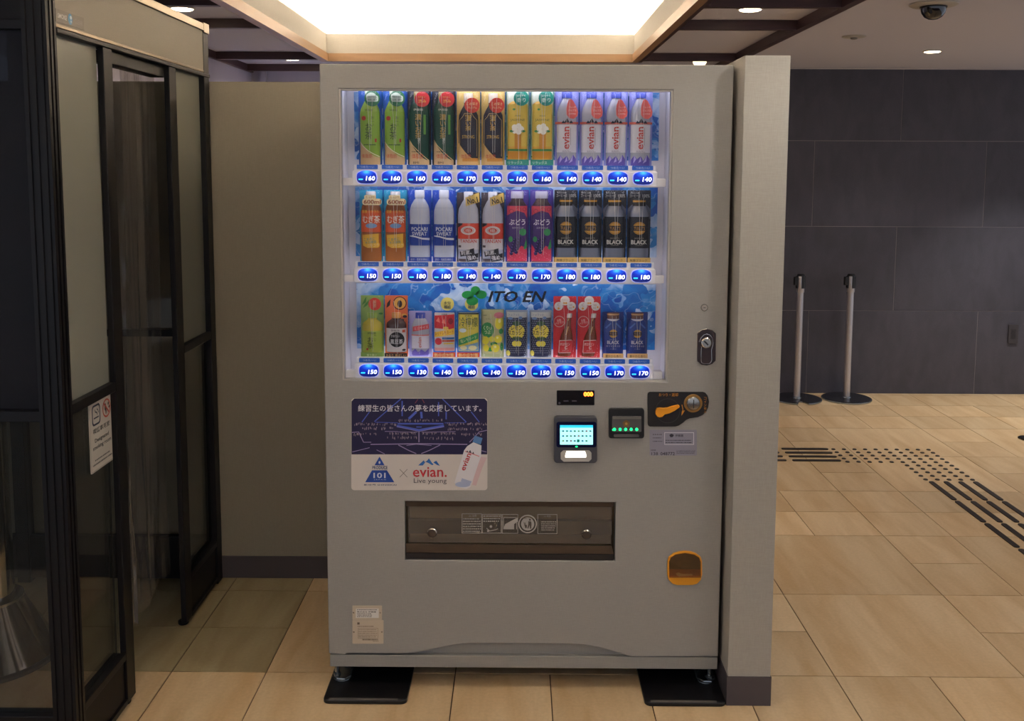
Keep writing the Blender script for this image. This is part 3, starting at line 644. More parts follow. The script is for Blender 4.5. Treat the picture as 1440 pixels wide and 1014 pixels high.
fl = MB().prism([(100, 82), (1358, 84), (1354, 312), (104, 302)], lambda a, b, d: c3(a, b, -.012+d), .003).build('pickup_flap', M_flap, vm)
M_pic = mat('flap_print', 'a8a29c', .5)
pic = [frame2(433, 125, 556, 247, 3), frame2(558, 128, 677, 247, 3), frame2(680, 129, 779, 248, 3), frame2(899, 129, 1020, 250, 3)]
pic += [text('△ 注意', 500, 138, h=14), text('△ 警告', 960, 141, h=12), poly([(687, 222), (700, 190), (745, 165), (776, 150), (776, 175), (755, 190), (755, 222)]), ring(838, 189, 50, 57), L_((690, 148), (770, 150), w=4), L_((690, 150), (690, 222), w=4), L_((770, 180), (770, 222), w=4)]
pic += ticks(440, 150, 550, 242, 6, 1, .45, 11)+ticks(566, 133, 670, 180, 3, 2, .45, 9)+ticks(922, 170, 1013, 232, 5, 4, .4, 9)+[L_((585, 215), (605, 232), (640, 225), (655, 218), w=5), ell(612, 205, 8), ell(595, 232, 7)]
pic += [ell(838, 189, 41)]
P('flap_pictograms', M_pic, pic, c3, -.0085, fl)
P('flap_figure', cm('4a4038', .5), [ell(852, 163, 6), poly([(842, 172), (860, 174), (862, 192), (860, 218), (852, 218), (850, 196), (842, 218), (836, 214), (842, 190)]), L_((822, 180), (826, 214), w=4), L_((815, 178), (820, 200), w=3), poly([(820, 195), (834, 195), (832, 214), (823, 214)]), text('空容器はくずかごへ', 838, 155, w=56, h=7)], c3, -.0083, fl)
for a_, b_ in ((250, 243), (1200, 252)):
    c_ = c3(a_, b_, -.0085)
    k_ = MB().lathe([(.015, 0), (.015, -.002), (.012, -.005), (.006, -.006)], c_, 24, 'y').build('flap_catch', M_smoke, vm, smooth=True)
    MB().lathe([(.0125, 0), (.0148, -.001), (.0125, -.0035)], c_+Vector((0, -.002, 0)), 24, 'y', cap=False).build('catch_ring', M_chrome, k_, smooth=True)

# coin return cup ------------------------------------------------------------------------------
c5 = sub(860, 740, 3.754)
cup = slab('coin_return', mat('cup_yellow', 'e29a22', .3), [(294, 180), (300, 160), (325, 140), (355, 130), (385, 127), (415, 130), (445, 140), (468, 158), (476, 180), (477, 250), (470, 280), (450, 300), (425, 307), (345, 307), (320, 300), (300, 280), (293, 250)], c5, .007, bevel=.002)
slab('cup_hollow', cm('3c2e2c', .25), [(303, 182), (310, 162), (335, 146), (385, 138), (435, 146), (460, 162), (466, 182), (466, 222), (303, 222)], c5, .0006, cup, d0=.007)
slab('cup_floor', mat('cup_orange', 'b8701c', .3), [(303, 222), (466, 222), (466, 256), (303, 256)], c5, .0006, cup, d0=.007)
MB().prism([(301, 182), (310, 160), (335, 143), (385, 135), (435, 143), (460, 160), (468, 182), (468, 262), (301, 262)], lambda a, b, d: c5(a, b, .0085+d+max(0, (b-180)/80)*.004), .0008).build('cup_flap', sheet('amber_flap', (.8, .62, .42), .04, haze=.12, hazec=(.4, .25, .1)), cup)
P('cup_emboss', cm('5a4440', .4), [ring(385, 192, 24, 28, .7), L_((350, 180), (420, 180), w=3), L_((350, 205), (415, 207), w=3)], c5, .0078, cup)
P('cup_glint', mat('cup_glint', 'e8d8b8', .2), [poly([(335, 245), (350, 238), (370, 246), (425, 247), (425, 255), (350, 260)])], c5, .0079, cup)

# rating plates --------------------------------------------------------------------------------
c4 = sub(440, 840, 4.8)
M_plate = mat('plate_cream', 'c4b6a2', .5)
rp = slab('contact_plate', M_plate, rr_pts(267, 55, 467, 152, 5), c4, .001)
P('contact_paper', cm('dcdad6', .5), [rect(290, 75, 445, 138)], c4, .0013, rp)
P('contact_text', cm('3a3638', .5), [text('株式会社 伊藤園', 362, 97, w=128, h=11, bold=.02)]+ticks(298, 78, 435, 88, 1, 2, .5, 16)+ticks(298, 104, 400, 134, 3, 12, .5, 12), c4, .0015, rp)
rq = slab('rating_plate', M_plate, rr_pts(267, 153, 477, 312, 5), c4, .001)
P('rating_text', cm('6a5a4a', .5), [frame2(305, 207, 440, 277, 1.6), rect(300, 168, 316, 183)]+ticks(303, 190, 420, 200, 1, 5, .5, 14)+ticks(310, 212, 434, 272, 5, 6, .3, 13)+ticks(335, 279, 440, 290, 1, 7, .8, 22)+ticks(405, 293, 445, 297, 1, 7, .8, 8), c4, .0013, rq)
for a_, b_, par in ((275, 102, rp), (455, 102, rp), (277, 232, rq), (467, 232, rq)):
    MB().lathe([(.0022, 0), (.0022, -.001), (.001, -.0018)], c4(a_, b_, .0011), 10, 'y').build('rivet', M_chrome, par, smooth=True)

# logo in the lower display row -------------------------------------------------------------------
YL = 2.872
def lf(a, b, d=0.): p = at(700+a/5.54, 395+b/5.54, YL); return Vector((p.x, p.y-d, p.z))
def lf1(a, b, d=0.): p = at(470+a/6, 395+b/6, YL); return Vector((p.x, p.y-d, p.z))
M_leaf = cm('12a04a', .4)
P('leaf_logo', M_leaf, [ell(1128, 118, 52, 34), ell(1192, 82, 40, 38), ell(1240, 116, 48, 36), ell(1165, 170, 50, 38)], lf1, 0, vm)
P('brand_lettering', cm('16141e', .4), [text('ITO EN', (686-700+82.5/2)*5.54, 123, w=83*5.54, h=88, bold=.025, shear=.28)], lf, 0, vm)

# feet and black floor plates
M_steel = mat('foot_steel', '9aa0a4', .25, .9)
for px_ in (-.556, .599):
    for py_ in (2.885, 3.52):
        lg = MB().lathe([(.007, .012), (.007, .08)], (px_, py_, 0), 12).build('leveling_leg', M_steel, vm, smooth=True)
        MB().lathe([(.012, .024), (.012, .034)], (px_, py_, 0), 6).build('leg_nut', M_steel, lg)
    s = 1 if px_ < 0 else -1
    MB().prism(rr_pts(px_-.024+s*.012, 2.865, px_+.030+s*.012, 2.99, .024, 5), lambda a, b, d: Vector((a, b, .0125+d)), .004).build('foot_plate', M_steel, vm, bevel=.001)
    b_ = MB().lathe([(.008, .0165), (.008, .024), (.004, .026)], (px_+s*.016, 2.965, 0), 10).build('foot_bolt', M_steel, vm, smooth=True)
    MB().tube([(px_-.022+s*.012, 2.95, .02), (px_-.024+s*.012, 2.885, .022), (px_-.008+s*.012, 2.866, .022), (px_+.014+s*.012, 2.866, .022), (px_+.028+s*.012, 2.885, .022), (px_+.028+s*.012, 2.95, .02)], .0035, 6).build('foot_bracket', M_steel, vm, smooth=True)
M_padm = mat('pad_black', '141417', .28, bump=.1, bscale=400)
for k_, (xa, xb_) in enumerate(((-.577, -.325), (.385, .627))):
    o = thing('floor_plate', (xa, 2.76, 0), ('black anti-slip floor plate under the left feet of the vending machine', 'black anti-slip floor plate under the right feet of the vending machine')[k_], 'floor plate', 'floor plates under the machine')
    MB().prism(rr_pts(xa, 2.76, xb_, 3.58, .018, 5), lambda a, b, d: Vector((a, b, .0005+d)), .0115).build('plate', M_padm, o, bevel=.002)
    sx = (xa+.018, xb_-.028)
    MB().prism([(sx[0], 2.7625), (sx[1], 2.7625), (sx[1], 2.774), (sx[0], 2.774)], lambda a, b, d: Vector((a, b, .0122+d)), .0003).build('edge_strip', mat('strip_grey', '5e5a56', .5), o)

# ================================================================== DRINK SAMPLES IN THE WINDOW
U = 2.945/CF
def pc(c, k=1.25): return c
def prt(c, rough=.42): return mat('print_'+c, c, rough, spec=.4)
M_sleeve = sheet('clear_sleeve', (.985, .985, .99), .10, f=.45, ior=1.45)
M_petc = sheet('clear_bottle', (.80, .84, .90), .08, haze=.6, hazec=(.74, .76, .84), f=1.0)
M_streak = sheet('vinyl_streak', (1, 1, 1), .15, haze=.8, hazec=(.92, .90, .84), f=1.5, transl=.2)  # whitish haze for the imitated reflection streaks
class Drink:
    def __init__(s, name, slot, row, label):
        s.R = ROWS[row]; s.z = at(700, s.R['pb'], 2.945).z
        s.root = thing(name, (SLOT[slot], 2.945, s.z), label, 'drink', ('drink samples on the top shelf', 'drink samples on the middle shelf', 'drink samples on the bottom shelf')[row])
        s.hw = 14.; s.k = .5; s.n = 0
    def W_(s, a, b, d=0.): return Vector((a*U, -d, b*U))
    def B_(s, a, b, d=0.):
        t = max(0., 1-(a/s.hw)**2); return Vector((a*U, -s.k*s.hw*U*math.sqrt(t)-d-.0004, b*U))
    def fin(s, o): o.parent = s.root; return o
    def card(s, c, h, b0=0, w=16.3):
        s.fin(MB().prism(rr_pts(-w, b0, w, h, .8, 2), lambda a, b, d: s.W_(a, b, -.004+d), .0015).build('backing_card', prt(c), local=True)); return s
    def body(s, c, prof, name='bottle', m=None, rough=.3):
        s.prof = prof; s.hw = max(s.hw, max(r for r, h in prof)+.15)
        s.fin(MB().lathe([(r*U, h*U) for r, h in prof], (0, 0, 0), 28, 'z', s.k).build(name, m or mat('vessel_'+c, c, rough), local=True, smooth=True)); return s
    def art(s, name, c, shapes, d=.0002, flat=False):
        fr = s.W_ if flat else s.B_
        s.n += 1
        if not flat: shapes = [sub_x(v) for v in shapes]
        s.fin(MB().flat(shapes, fr, d+s.n*.00005).build(name, prt(c), local=True, recalc=False)); return s
    def badge(s, name, c, shapes, d=.0185):
        s.n += 1
        s.fin(MB().flat(shapes, s.W_, d+s.n*.00005).build(name, prt(c), local=True, recalc=False)); return s
    def sleeve(s, h, b0=0):
        vs = []; n = 12
        for z in (b0, b0+1.2, h-1.2, h):
            q = .93 if z in (b0, h) else 1.
            for i in range(n+1):
                t = math.pi*i/n; vs.append(s.W_(-16.4*q*math.cos(t), z, q*(.0225*math.sin(t)**.8 if t else 0)))
        fs = [(j*(n+1)+i, j*(n+1)+i+1, (j+1)*(n+1)+i+1, (j+1)*(n+1)+i) for j in range(3) for i in range(n)]
        s.fin(MB().add(vs, fs).build('sleeve', M_sleeve, local=True, smooth=True))
        rc_ = random.Random(int(h*7+s.root.location.x*900))
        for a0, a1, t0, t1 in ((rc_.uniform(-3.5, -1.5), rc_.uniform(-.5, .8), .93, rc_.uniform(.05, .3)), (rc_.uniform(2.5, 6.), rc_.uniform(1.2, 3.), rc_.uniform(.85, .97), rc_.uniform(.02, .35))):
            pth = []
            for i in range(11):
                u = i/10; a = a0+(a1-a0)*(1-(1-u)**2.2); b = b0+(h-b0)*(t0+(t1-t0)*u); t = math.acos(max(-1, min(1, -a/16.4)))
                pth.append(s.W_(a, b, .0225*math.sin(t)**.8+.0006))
            s.fin(MB().tube(pth, .00042, 5).build('sleeve_streak', M_streak, local=True, smooth=True))  # pale tubes imitate streaks of light reflected in the sleeve
        return s
def sub_x(sh, step=3.0):
    """cut wide flat shapes into vertical bands so that they can follow a round front"""
    vs, fs = sh; bm = bmesh.new(); vv = [bm.verts.new((a, b, 0)) for a, b in vs]
    for f in fs:
        if len(set(f)) > 2:
            try: bm.faces.new([vv[i] for i in f])
            except ValueError: pass
    x0_, x1_ = min(v[0] for v in vs), max(v[0] for v in vs)
    if x1_-x0_ > step:
        x = x0_+step
        while x < x1_-.1:
            bmesh.ops.bisect_plane(bm, geom=bm.verts[:]+bm.edges[:]+bm.faces[:], plane_co=(x, 0, 0), plane_no=(1, 0, 0)); x += step
    bm.verts.index_update(); out = ([(v.co.x, v.co.y) for v in bm.verts], [tuple(v.index for v in f.verts) for f in bm.faces]); bm.free(); return out
def TX(s, a, b, w=None, h=None, **k): return text(s, a, b, w=w, h=h, down=False, **k)
def wave(top_l, top_r, w=13.8):
    pts = [(-w, 0)]+[(w, 0), (w, top_r)]
    for i in range(9):
        t = i/8; pts.append((w-2*w*t, top_r+(top_l-top_r)*(t**1.7)))
    return poly(pts)
def tall(r=14, sh=78, neck=6, top=100):
    return [(r*.93, 0), (r, 3), (r, sh*.45), (r*.985, sh*.5), (r, sh*.55), (r, sh), (r*.93, sh+5), (r*.72, sh+11), (neck+1.5, sh+16), (neck, sh+18), (neck, top)]
def cap_(d, c, r, b0, b1): d.fin(MB().lathe([(r*U, b0*U), (r*U, (b1-1)*U), (r*.9*U, b1*U)], (0, 0, 0), 20, 'z', .6).build('cap', mat('cap_'+c, c, .4), local=True, smooth=True))
def band(d, c, b0, b1, r, name='label_band'):
    d.hw = max(d.hw, r+.15)
    d.fin(MB().lathe([(r*U, b0*U), (r*U, b1*U)], (0, 0, 0), 28, 'z', d.k, cap=False).build(name, prt(c), local=True, smooth=True))
def green_tea(slot, row, label):
    d = Drink('tea_bottle', slot, row, label).card('1d58b4', 105); d.body('8fb342', tall(13.8, 72, 6, 96)); cap_(d, 'c9d6c0', 7, 93, 103)
    band(d, '86ad3a', 3, 73, 13.95)
    d.art('wave_print', 'c9a87a', [wave(31, 10)]); d.art('wave_edge', 'e6dcc0', [stroke([(-13.7, 31.5), (-9, 25), (-2, 19), (6, 14.5), (13.5, 11)], 1)])
    d.art('lettering', '16221a', [TX('お\n茶', -1.5, 46, w=9.5, h=22), TX('お\n〜\nい', 4, 60, w=4.5, h=14)], .0003)
    d.art('wave_text', 'b8402c', [TX('体脂肪', -4, 12, w=15, h=6)], .0003); d.art('red_seal', 'b53a2e', [ell(-8, 64, 3.2), rect(7.2, 31, 9.6, 36)], .0003)
    d.art('small_print', '2e4a24', [TX('伊藤園', -1, 75, w=11, h=3)]+ticks(-8, 26, 8, 29, 1, 3, .5, 8), .0003)
    d.badge('badge', '35704c', [ell(4.5, 91, 11, 11)]); d.badge('badge_text', 'cfdccb', [rrect(-3.5, 86.5, 13, 95, 3), ell(3, 93, 7, 6)], .0187)
    d.badge('badge_letters', '2e5a42', [TX('さわやかな', 4.5, 93, w=13, h=2.8), TX('緑茶の香り', 4.5, 89, w=13, h=2.8)], .019); return d.sleeve(105)
def dark_tea(slot, row, label):
    d = Drink('tea_bottle', slot, row, label).card('17182a', 105); d.body('0d3a2c', tall(13.8, 76, 6, 96)); cap_(d, '8a7a48', 7.5, 86, 101)
    band(d, '0e4532', 3, 77, 13.95); d.art('wave_print', 'cfae80', [wave(34, 6)]); d.art('wave_edge', 'e0c088', [stroke([(-13.7, 34.5), (-9, 27), (-2, 20), (6, 12.5), (13.5, 6)], 1)])
    d.art('lettering', 'c9a04c', [TX('濃\nい\nお\n茶', -1, 53, w=8.5, h=34)], .0003); d.art('green_bar', '5f9a3c', [rect(6.5, 42, 9.5, 69)], .0002); d.art('white_text', 'd2d8cc', [TX('濃\nさ', 0, 33, w=4, h=8), TX('伊藤園', -1, 76, w=13, h=3)], .0003)
    d.art('wave_text', 'c23a26', [TX('体脂肪', -2, 12, w=16, h=7)], .0003); d.art('small_print', '2a2420', [TX('BMI', -4, 3, w=8, h=3)]+ticks(-10, 17, 4, 19, 1, 3, .5, 8), .0003)
    d.badge('badge', 'c02c30', [ell(5, 90, 10.5)]); d.badge('badge_letters', 'f0c860', [TX('渋み', 5, 87.5, w=11, h=5), TX('カテキン', 4, 93, w=10, h=2.4)], .019); return d.sleeve(105)
def gold_tea(slot, row, label):
    d = Drink('tea_bottle', slot, row, label).card('d8b96c', 105); d.body('1f1a2c', [(13.2, 0), (13.8, 4), (13.8, 62), (13.2, 69), (10, 76), (6.5, 82), (6, 84), (6, 90)]); cap_(d, 'cfc3b0', 6.5, 86, 99)
    d.art('gold_frame', 'b8a070', [stroke([(-12, 12), (-12, 62), (-8, 66), (-5, 71), (5, 71), (8, 66), (12, 62), (12, 12)], .8)]); d.art('wave_print', 'd8b070', [wave(31, 6)])
    d.art('lettering', 'd8ac40', [TX('濃\nい\n茶', 0, 57, w=8, h=20), TX('STRONG', 0, 39, w=17, h=4.5), TX('伊藤園', 0, 68, w=9, h=2.6)], .0003)
    d.art('wave_text', 'b8442c', [TX('体脂肪', -3, 12, w=14, h=6)], .0003); d.art('gold_strip', 'd09038', [rect(-8, 5, 13.4, 9.5)], .00025)
    d.badge('badge', 'c83a2c', [ell(5.5, 82, 10.5)]); d.badge('badge_letters', 'f0dca0', [TX('この深さ', 5.5, 84, w=15, h=4), TX('プレミアム', 5.5, 79, w=13, h=3)], .019); return d.sleeve(105)
def jasmine(slot, row, label):
    d = Drink('tea_bottle', slot, row, label).card('d4dccc', 105); d.art('card_edge', '2a8a78', [rect(-16, 0, 16, 7), frame2(-16, 7, 16, 104, 1)], .0, True); d.art('card_text', 'd8ead8', [TX('リラックス', -3, 3.5, w=20, h=4)], .004, True)
    d.badge('leaves', '3c8a48', [ell(-14+((i*37) % 28), 12+i*5.4, 1.6, 1.0) for i in range(16)], -.002)
    d.body('d9a83a', [(13.3, 8), (13.8, 10), (13.8, 80), (12.5, 85), (8, 88)], rough=.3); band(d, 'd8bc50', 26, 84, 13.95)
    d.art('amber_lower', 'c98a24', [rect(-13.7, 9, 13.7, 19), rect(-4, 22, 5, 45)]); d.art('green_band', '3f8a48', [rect(-13.7, 19.5, 13.7, 22.5)]); d.art('lettering', '6a7038', [TX('JASMINE', 0, 62, w=20, h=4), TX('伊藤園', 0, 68, w=8, h=2)], .0003)
    d.art('flower', 'f0f0e8', [ell(5*math.cos(i*1.256), 50+4*math.sin(i*1.256), 4) for i in range(5)], .0003); d.art('flower_leaves', '3c8a44', [ell(-8, 47, 3, 1.6), ell(8, 47, 3, 1.6), ell(-5, 77, 2, 1.4)], .00028)
    d.badge('badge', '1c8474', [ell(5, 92, 10.5)]); d.badge('badge_letters', 'dff0e4', [TX('香り', 5, 89.5, w=12, h=6), TX('はなやぐ', 5, 95.5, w=12, h=3)], .019); return d.sleeve(105)
def water(slot, row, label):
    d = Drink('water_bottle', slot, row, label).card('8c92d8', 105); d.k = .45
    d.body('dfe2ea', [(12.5, 0), (13.5, 4), (13.5, 72), (12, 80), (8, 88), (5.5, 92), (5.5, 95)], m=M_petc); cap_(d, '3c4cae', 7, 93, 102)
    band(d, 'd9d8e0', 18, 56, 13.7); d.art('red_band', 'd4604c', [rect(-16, 57, 16, 60)]); d.art('peaks', '2a2636', [poly([(-8, 58), (-5, 62), (-2, 58)]), poly([(-4, 59), (0, 65), (4, 59)]), poly([(2, 58), (6, 62), (9, 58)])], .0003)
    d.art('lettering', 'c8342e', [TX('evian', -1, 38, w=31, h=9.5, rot=math.pi/2, bold=.02)], .0004); d.art('small_print', '8a8494', [rect(4.8, 28, 5.3, 52)]+ticks(-6, 18, 8, 21, 2, 4, .4, 6), .0003)
    d.art('crystals', '5a4ca8', [poly([(-13, 0), (-13, 8), (-9, 14), (-5, 9), (0, 13), (4, 7), (9, 15), (13, 9), (13, 0)])], .0003); d.art('crystal_light', 'b4a8e0', [poly([(-9, 14), (-10, 3), (-6, 9)]), poly([(9, 15), (3, 3), (8, 6)]), poly([(0, 13), (-3, 4), (1, 6)])], .0004)
    d.badge('badge', 'd8605c', [poly([(5, 91), (8, 89), (12, 82), (15, 74), (14, 68), (9, 64), (3, 65), (-1, 70), (-1.5, 76), (0, 84), (2, 90)])]); d.badge('badge_letters', 'f2d4d0', [TX('フレンチ', 7, 80, w=10, h=2.6), TX('アルプス', 7, 75.5, w=11, h=2.8), TX('の天然水', 7, 71, w=10, h=2.2)], .019); return d.sleeve(105)
def barley(slot, row, label):
    d = Drink('tea_bottle', slot, row, label).card('2a9ac8', 101); d.body('8a4a1a', [(13.2, 0), (14.2, 2), (14.2, 41), (13.7, 43), (14.2, 45), (14.2, 70), (13, 78), (9, 85), (7, 90)]); cap_(d, 'd4d2d4', 7, 88, 99)
    band(d, 'd65a2a', 42, 72, 14.4); band(d, 'a86424', 2, 40, 14.4); d.art('yellow_print', 'e8b83a', [poly([(-12, 38), (11, 40), (11, 25), (-5, 20), (-11, 23)]), rrect(-7, 20, 12, 28, 3)], .0003)
    d.art('lettering', 'f0ece0', [TX('むぎ茶', 1, 60, w=24, h=11, bold=.02)], .0005); d.art('yellow_text', 'f0c040', [TX('健康 ミネラル', 0, 71, w=24, h=4.5)], .0005); d.art('blue_print', '7aa0d0', [ell(1, 51, 8, 3.5)], .0003)
    d.art('teal_text', '2a8a90', [TX('こまめに', -2, 32, w=16, h=4, rot=.1), TX('水分補給', 0, 28, w=16, h=4, rot=.1)], .0005); d.art('white_text', 'f6e4a0', [TX('ゴクゴク', 3, 23.5, w=16, h=4.5, rot=.1)], .0005)
    d.badge('badge', 'f0e0b0', [rrect(-11, 80, 16, 89, 4), rrect(-8, 88, 8, 94, 2)]); d.badge('badge_letters', 'a04a30', [TX('600ml', 3, 84.5, w=24, h=6, bold=.02), TX('たっぷり', 0, 91, w=12, h=3)], .019); return d.sleeve(101)
def sports(slot, row, label):
    d = Drink('sports_drink_bottle', slot, row, label).card('1f4cc0', 101); d.k = .5
    d.body('c2c8d8', [(13.5, 0), (14.2, 2), (14.2, 66), (14, 72), (12, 80), (8, 87), (5.5, 90), (5.5, 92)]); cap_(d, 'ccd0dc', 7, 90, 101)
    band(d, '1c3c9c', 23, 53.5, 14.4); band(d, '1c3c9c', 1, 7, 14.4); d.art('lettering', 'dfe4f0', [TX('POCARI', 0, 46.5, w=22.5, h=5.6, bold=.012), TX('SWEAT', 0, 40, w=21, h=5.4, bold=.012)], .0004)
    d.art('wave_mark', 'e4e8f2', [poly([(-14, 36), (-6, 35), (4, 32), (14, 31), (14, 34), (4, 34.5), (-6, 37), (-14, 37.5)])], .0004); d.art('small_print', 'c8d0e4', [TX('水分・電解質補給に', 0, 4, w=25, h=3.4)], .0004); d.art('ring_lines', '9aa4c0', [rect(-14, 23.2, 14, 23.8), rect(-14, 76, 14, 76.4)], .0004); return d.sleeve(101)
def soda(slot, row, label):
    d = Drink('soda_bottle', slot, row, label).card('4a4048', 98); d.k = .5
    d.body('b9bccc', [(14, 0), (14.6, 2), (14.6, 60), (14.6, 66), (13.5, 75), (9, 84), (6.5, 88), (6.5, 90)]); cap_(d, 'd8dae2', 6.5, 88, 99); band(d, 'd2442c', 33, 55, 14.8); band(d, 'd8d4d8', 18, 33, 14.75)
    d.art('white_oval', 'd8d0d0', [ring(0, 45, 7.5, 10.5, .58), ring(0, 45, 6, 7, .58)], .0004); d.art('oval_text', 'e8e0e0', [TX('炭酸水', 0, 45, w=8, h=4)], .0005); d.art('lettering', 'c83a30', [TX('TANSAN', 0, 30, w=23, h=5, bold=.01)], .0005)
    d.art('black_tags', '26222a', [poly([(-12, 15), (8, 20), (9, 12), (-11, 8)]), poly([(-3, 10), (14, 13), (14, 3), (-2, 1)]), poly([(-14.5, 49), (-8, 53), (-8, 55), (-14.5, 55)])], .0004); d.art('black_base', '5a4a4c', [rect(-14, 1, -3, 5), rect(-14, 21, -10, 24)], .0003); d.art('tag_text', 'ece8ea', [TX('刺激、', -3, 14, w=15, h=6.5, rot=.12, bold=.02), TX('強め。', 6, 7, w=15, h=7, rot=.1, bold=.02)], .0006)
    d.badge('gold_tag', 'd9b860', [poly([(-4, 91), (15, 98), (16, 85), (-3, 79)])]); d.badge('tag_number', '2a2018', [TX('No.1', 6, 87, w=15, h=8, rot=.2, bold=.03), TX('売上', 4, 94, w=8, h=2.4, rot=.2)], .019); return d.sleeve(100)
def grape(slot, row, label):
    d = Drink('juice_bottle', slot, row, label).card('4c3a9a', 102); d.badge('card_dots', '9a90d0', [ell(-15+((i*53) % 30), 20+((i*31) % 80), .7) for i in range(26)], -.002); d.body('3a2030', [(13.4, 0), (14.2, 2), (14.2, 72), (13.4, 80), (9, 86), (8, 90)]); cap_(d, 'b4b0c4', 9, 90, 100)
    band(d, '4a2a74', 2, 80, 14.3); d.art('red_top', 'd84a5c', [poly([(-14, 66), (-14, 79.5), (14, 79.5), (14, 62), (10, 70), (0, 73), (-8, 70)])], .0003); d.art('red_base', 'd83a5a', [poly([(-14, 2), (14, 2), (14, 20), (6, 24), (0, 16), (-6, 14), (-14, 26)])], .0003)
    d.art('rings', '7a1c40', [ring(-8, 72, 2.6, 3.2), ring(2, 74, 3, 3.6), ring(10, 75, 2, 2.5)], .0004); d.art('lettering', 'e8e0f0', [TX('ぶどう', 0, 57, w=23, h=8.5, bold=.02), TX('スパークリング', 1, 49, w=16, h=3)], .0006); d.art('leaf', '3a9a58', [ell(8, 43, 5, 5), poly([(9, 20), (13, 34), (14, 22), (12, 18)]), ell(-9, 33, 3, 4)], .0004)
    d.art('grapes', '2a1a58', [ell(-8+((i*7) % 13)*.95, 13+i*1.9, 2.6, n=10) for i in range(12)], .0005); d.art('grape_glints', '7058b0', [ell(-9+((i*7) % 13)*.95, 14+i*1.9, .8, n=8) for i in range(12)], .0006); d.art('drops', 'f0a0b0', [ell(-12+((i*17) % 24), 4+((i*11) % 14), .5, n=6) for i in range(16)], .0006); return d.sleeve(102)
def coffee(slot, row, label):
    d = Drink('coffee_bottle', slot, row, label).card('1a1a22', 102); d.k = .5
    d.art('card_glow', '5a5e72', [poly([(-16, 62), (16, 62), (16, 76), (10, 82), (-10, 82), (-16, 76)])], -.002, True); d.art('card_text', 'b8b4ac', [TX('コーヒー豆', -6, 94, w=15, h=4), TX('100%', 9.5, 94, w=10, h=4.5), TX('アラビカ種', -6, 98, w=13, h=2.6)], -.0015, True)
    d.body('8a8e9c', [(13.4, 5), (14, 7), (14, 66), (13.5, 71), (9, 80), (8, 82)], rough=.25, m=mat('bare_alu', '8a8e9c', .28, .7)); cap_(d, '1c1614', 9, 80, 90); d.fin(MB().lathe([(9.2*U, 85.5*U), (9.2*U, 88*U)], (0, 0, 0), 20, 'z', .6, cap=False).build('gold_ring', prt('c08a30'), local=True))
    band(d, '17171f', 21, 65, 14.15); d.art('gold_disc', 'c9912c', [ell(0, 49, 9)], .0003); d.art('disc_bar', '17171f', [rect(-9, 45.5, 9, 52.5), ring(0, 49, 7.8, 8.2)], .0004); d.art('disc_text', 'c9912c', [TX("TULLY'S", 0, 49, w=15, h=4.5)], .0005)
    d.art('lettering', 'dedad2', [TX('BLACK', 0, 29.5, w=22, h=6, bold=.02)], .0005); d.art('small_print', '9a9488', [TX('BARISTA', 0, 35, w=13, h=1.8), TX('COFFEE', 0, 25, w=11, h=1.4)], .0005)
    d.badge('gold_strip', 'c8a45c', [rrect(-16, 0, 16, 8, 1)], .019); d.badge('strip_text', '3a2c1c', [TX('無糖ブラック', -1, 4, w=24, h=4)], .0195); return d.sleeve(102, 8)
def small_tea(slot, row, label):
    d = Drink('tea_bottle', slot, row, label).card('8fae5a', 88); d.badge('card_leaves', '4c8a3a', [poly([(-15, 74), (-10, 84), (-8, 86), (-9, 78)]), poly([(-13, 70), (-7, 74), (-4, 82), (-10, 76)]), ell(12, 62, 3, 1.5)], -.002)
    d.body('c9b838', [(13, 7), (14.2, 9), (14.2, 45), (13, 49), (9, 52), (6.5, 54), (6.5, 56)], rough=.25); cap_(d, '8fae44', 7.5, 56, 64); band(d, 'a8bc48', 8, 38, 14.3)
    d.art('lettering', '1c2818', [TX('お\n茶', -2, 21, w=9, h=17), TX('〜\nい', 5, 28, w=3, h=9)], .0004); d.art('small_print', '3a5a30', [TX('伊藤園', 0, 35, w=12, h=3)], .0004); d.art('seal', 'b83a2c', [ell(-6.5, 12, 1.6)], .0004)
    d.badge('badge', 'd23c2a', [ell(5, 77, 9)]); d.badge('badge_text', 'f0c8a0', [TX('新\n茶', 5, 77, w=5, h=11)], .019); d.badge('base_strip', '7a9a48', [rect(-15.5, 0, 15.5, 8)]); d.badge('strip_text', 'd8e4b0', [TX('香り高い', 0, 4, w=14, h=3.5)], .019); return d.sleeve(88)
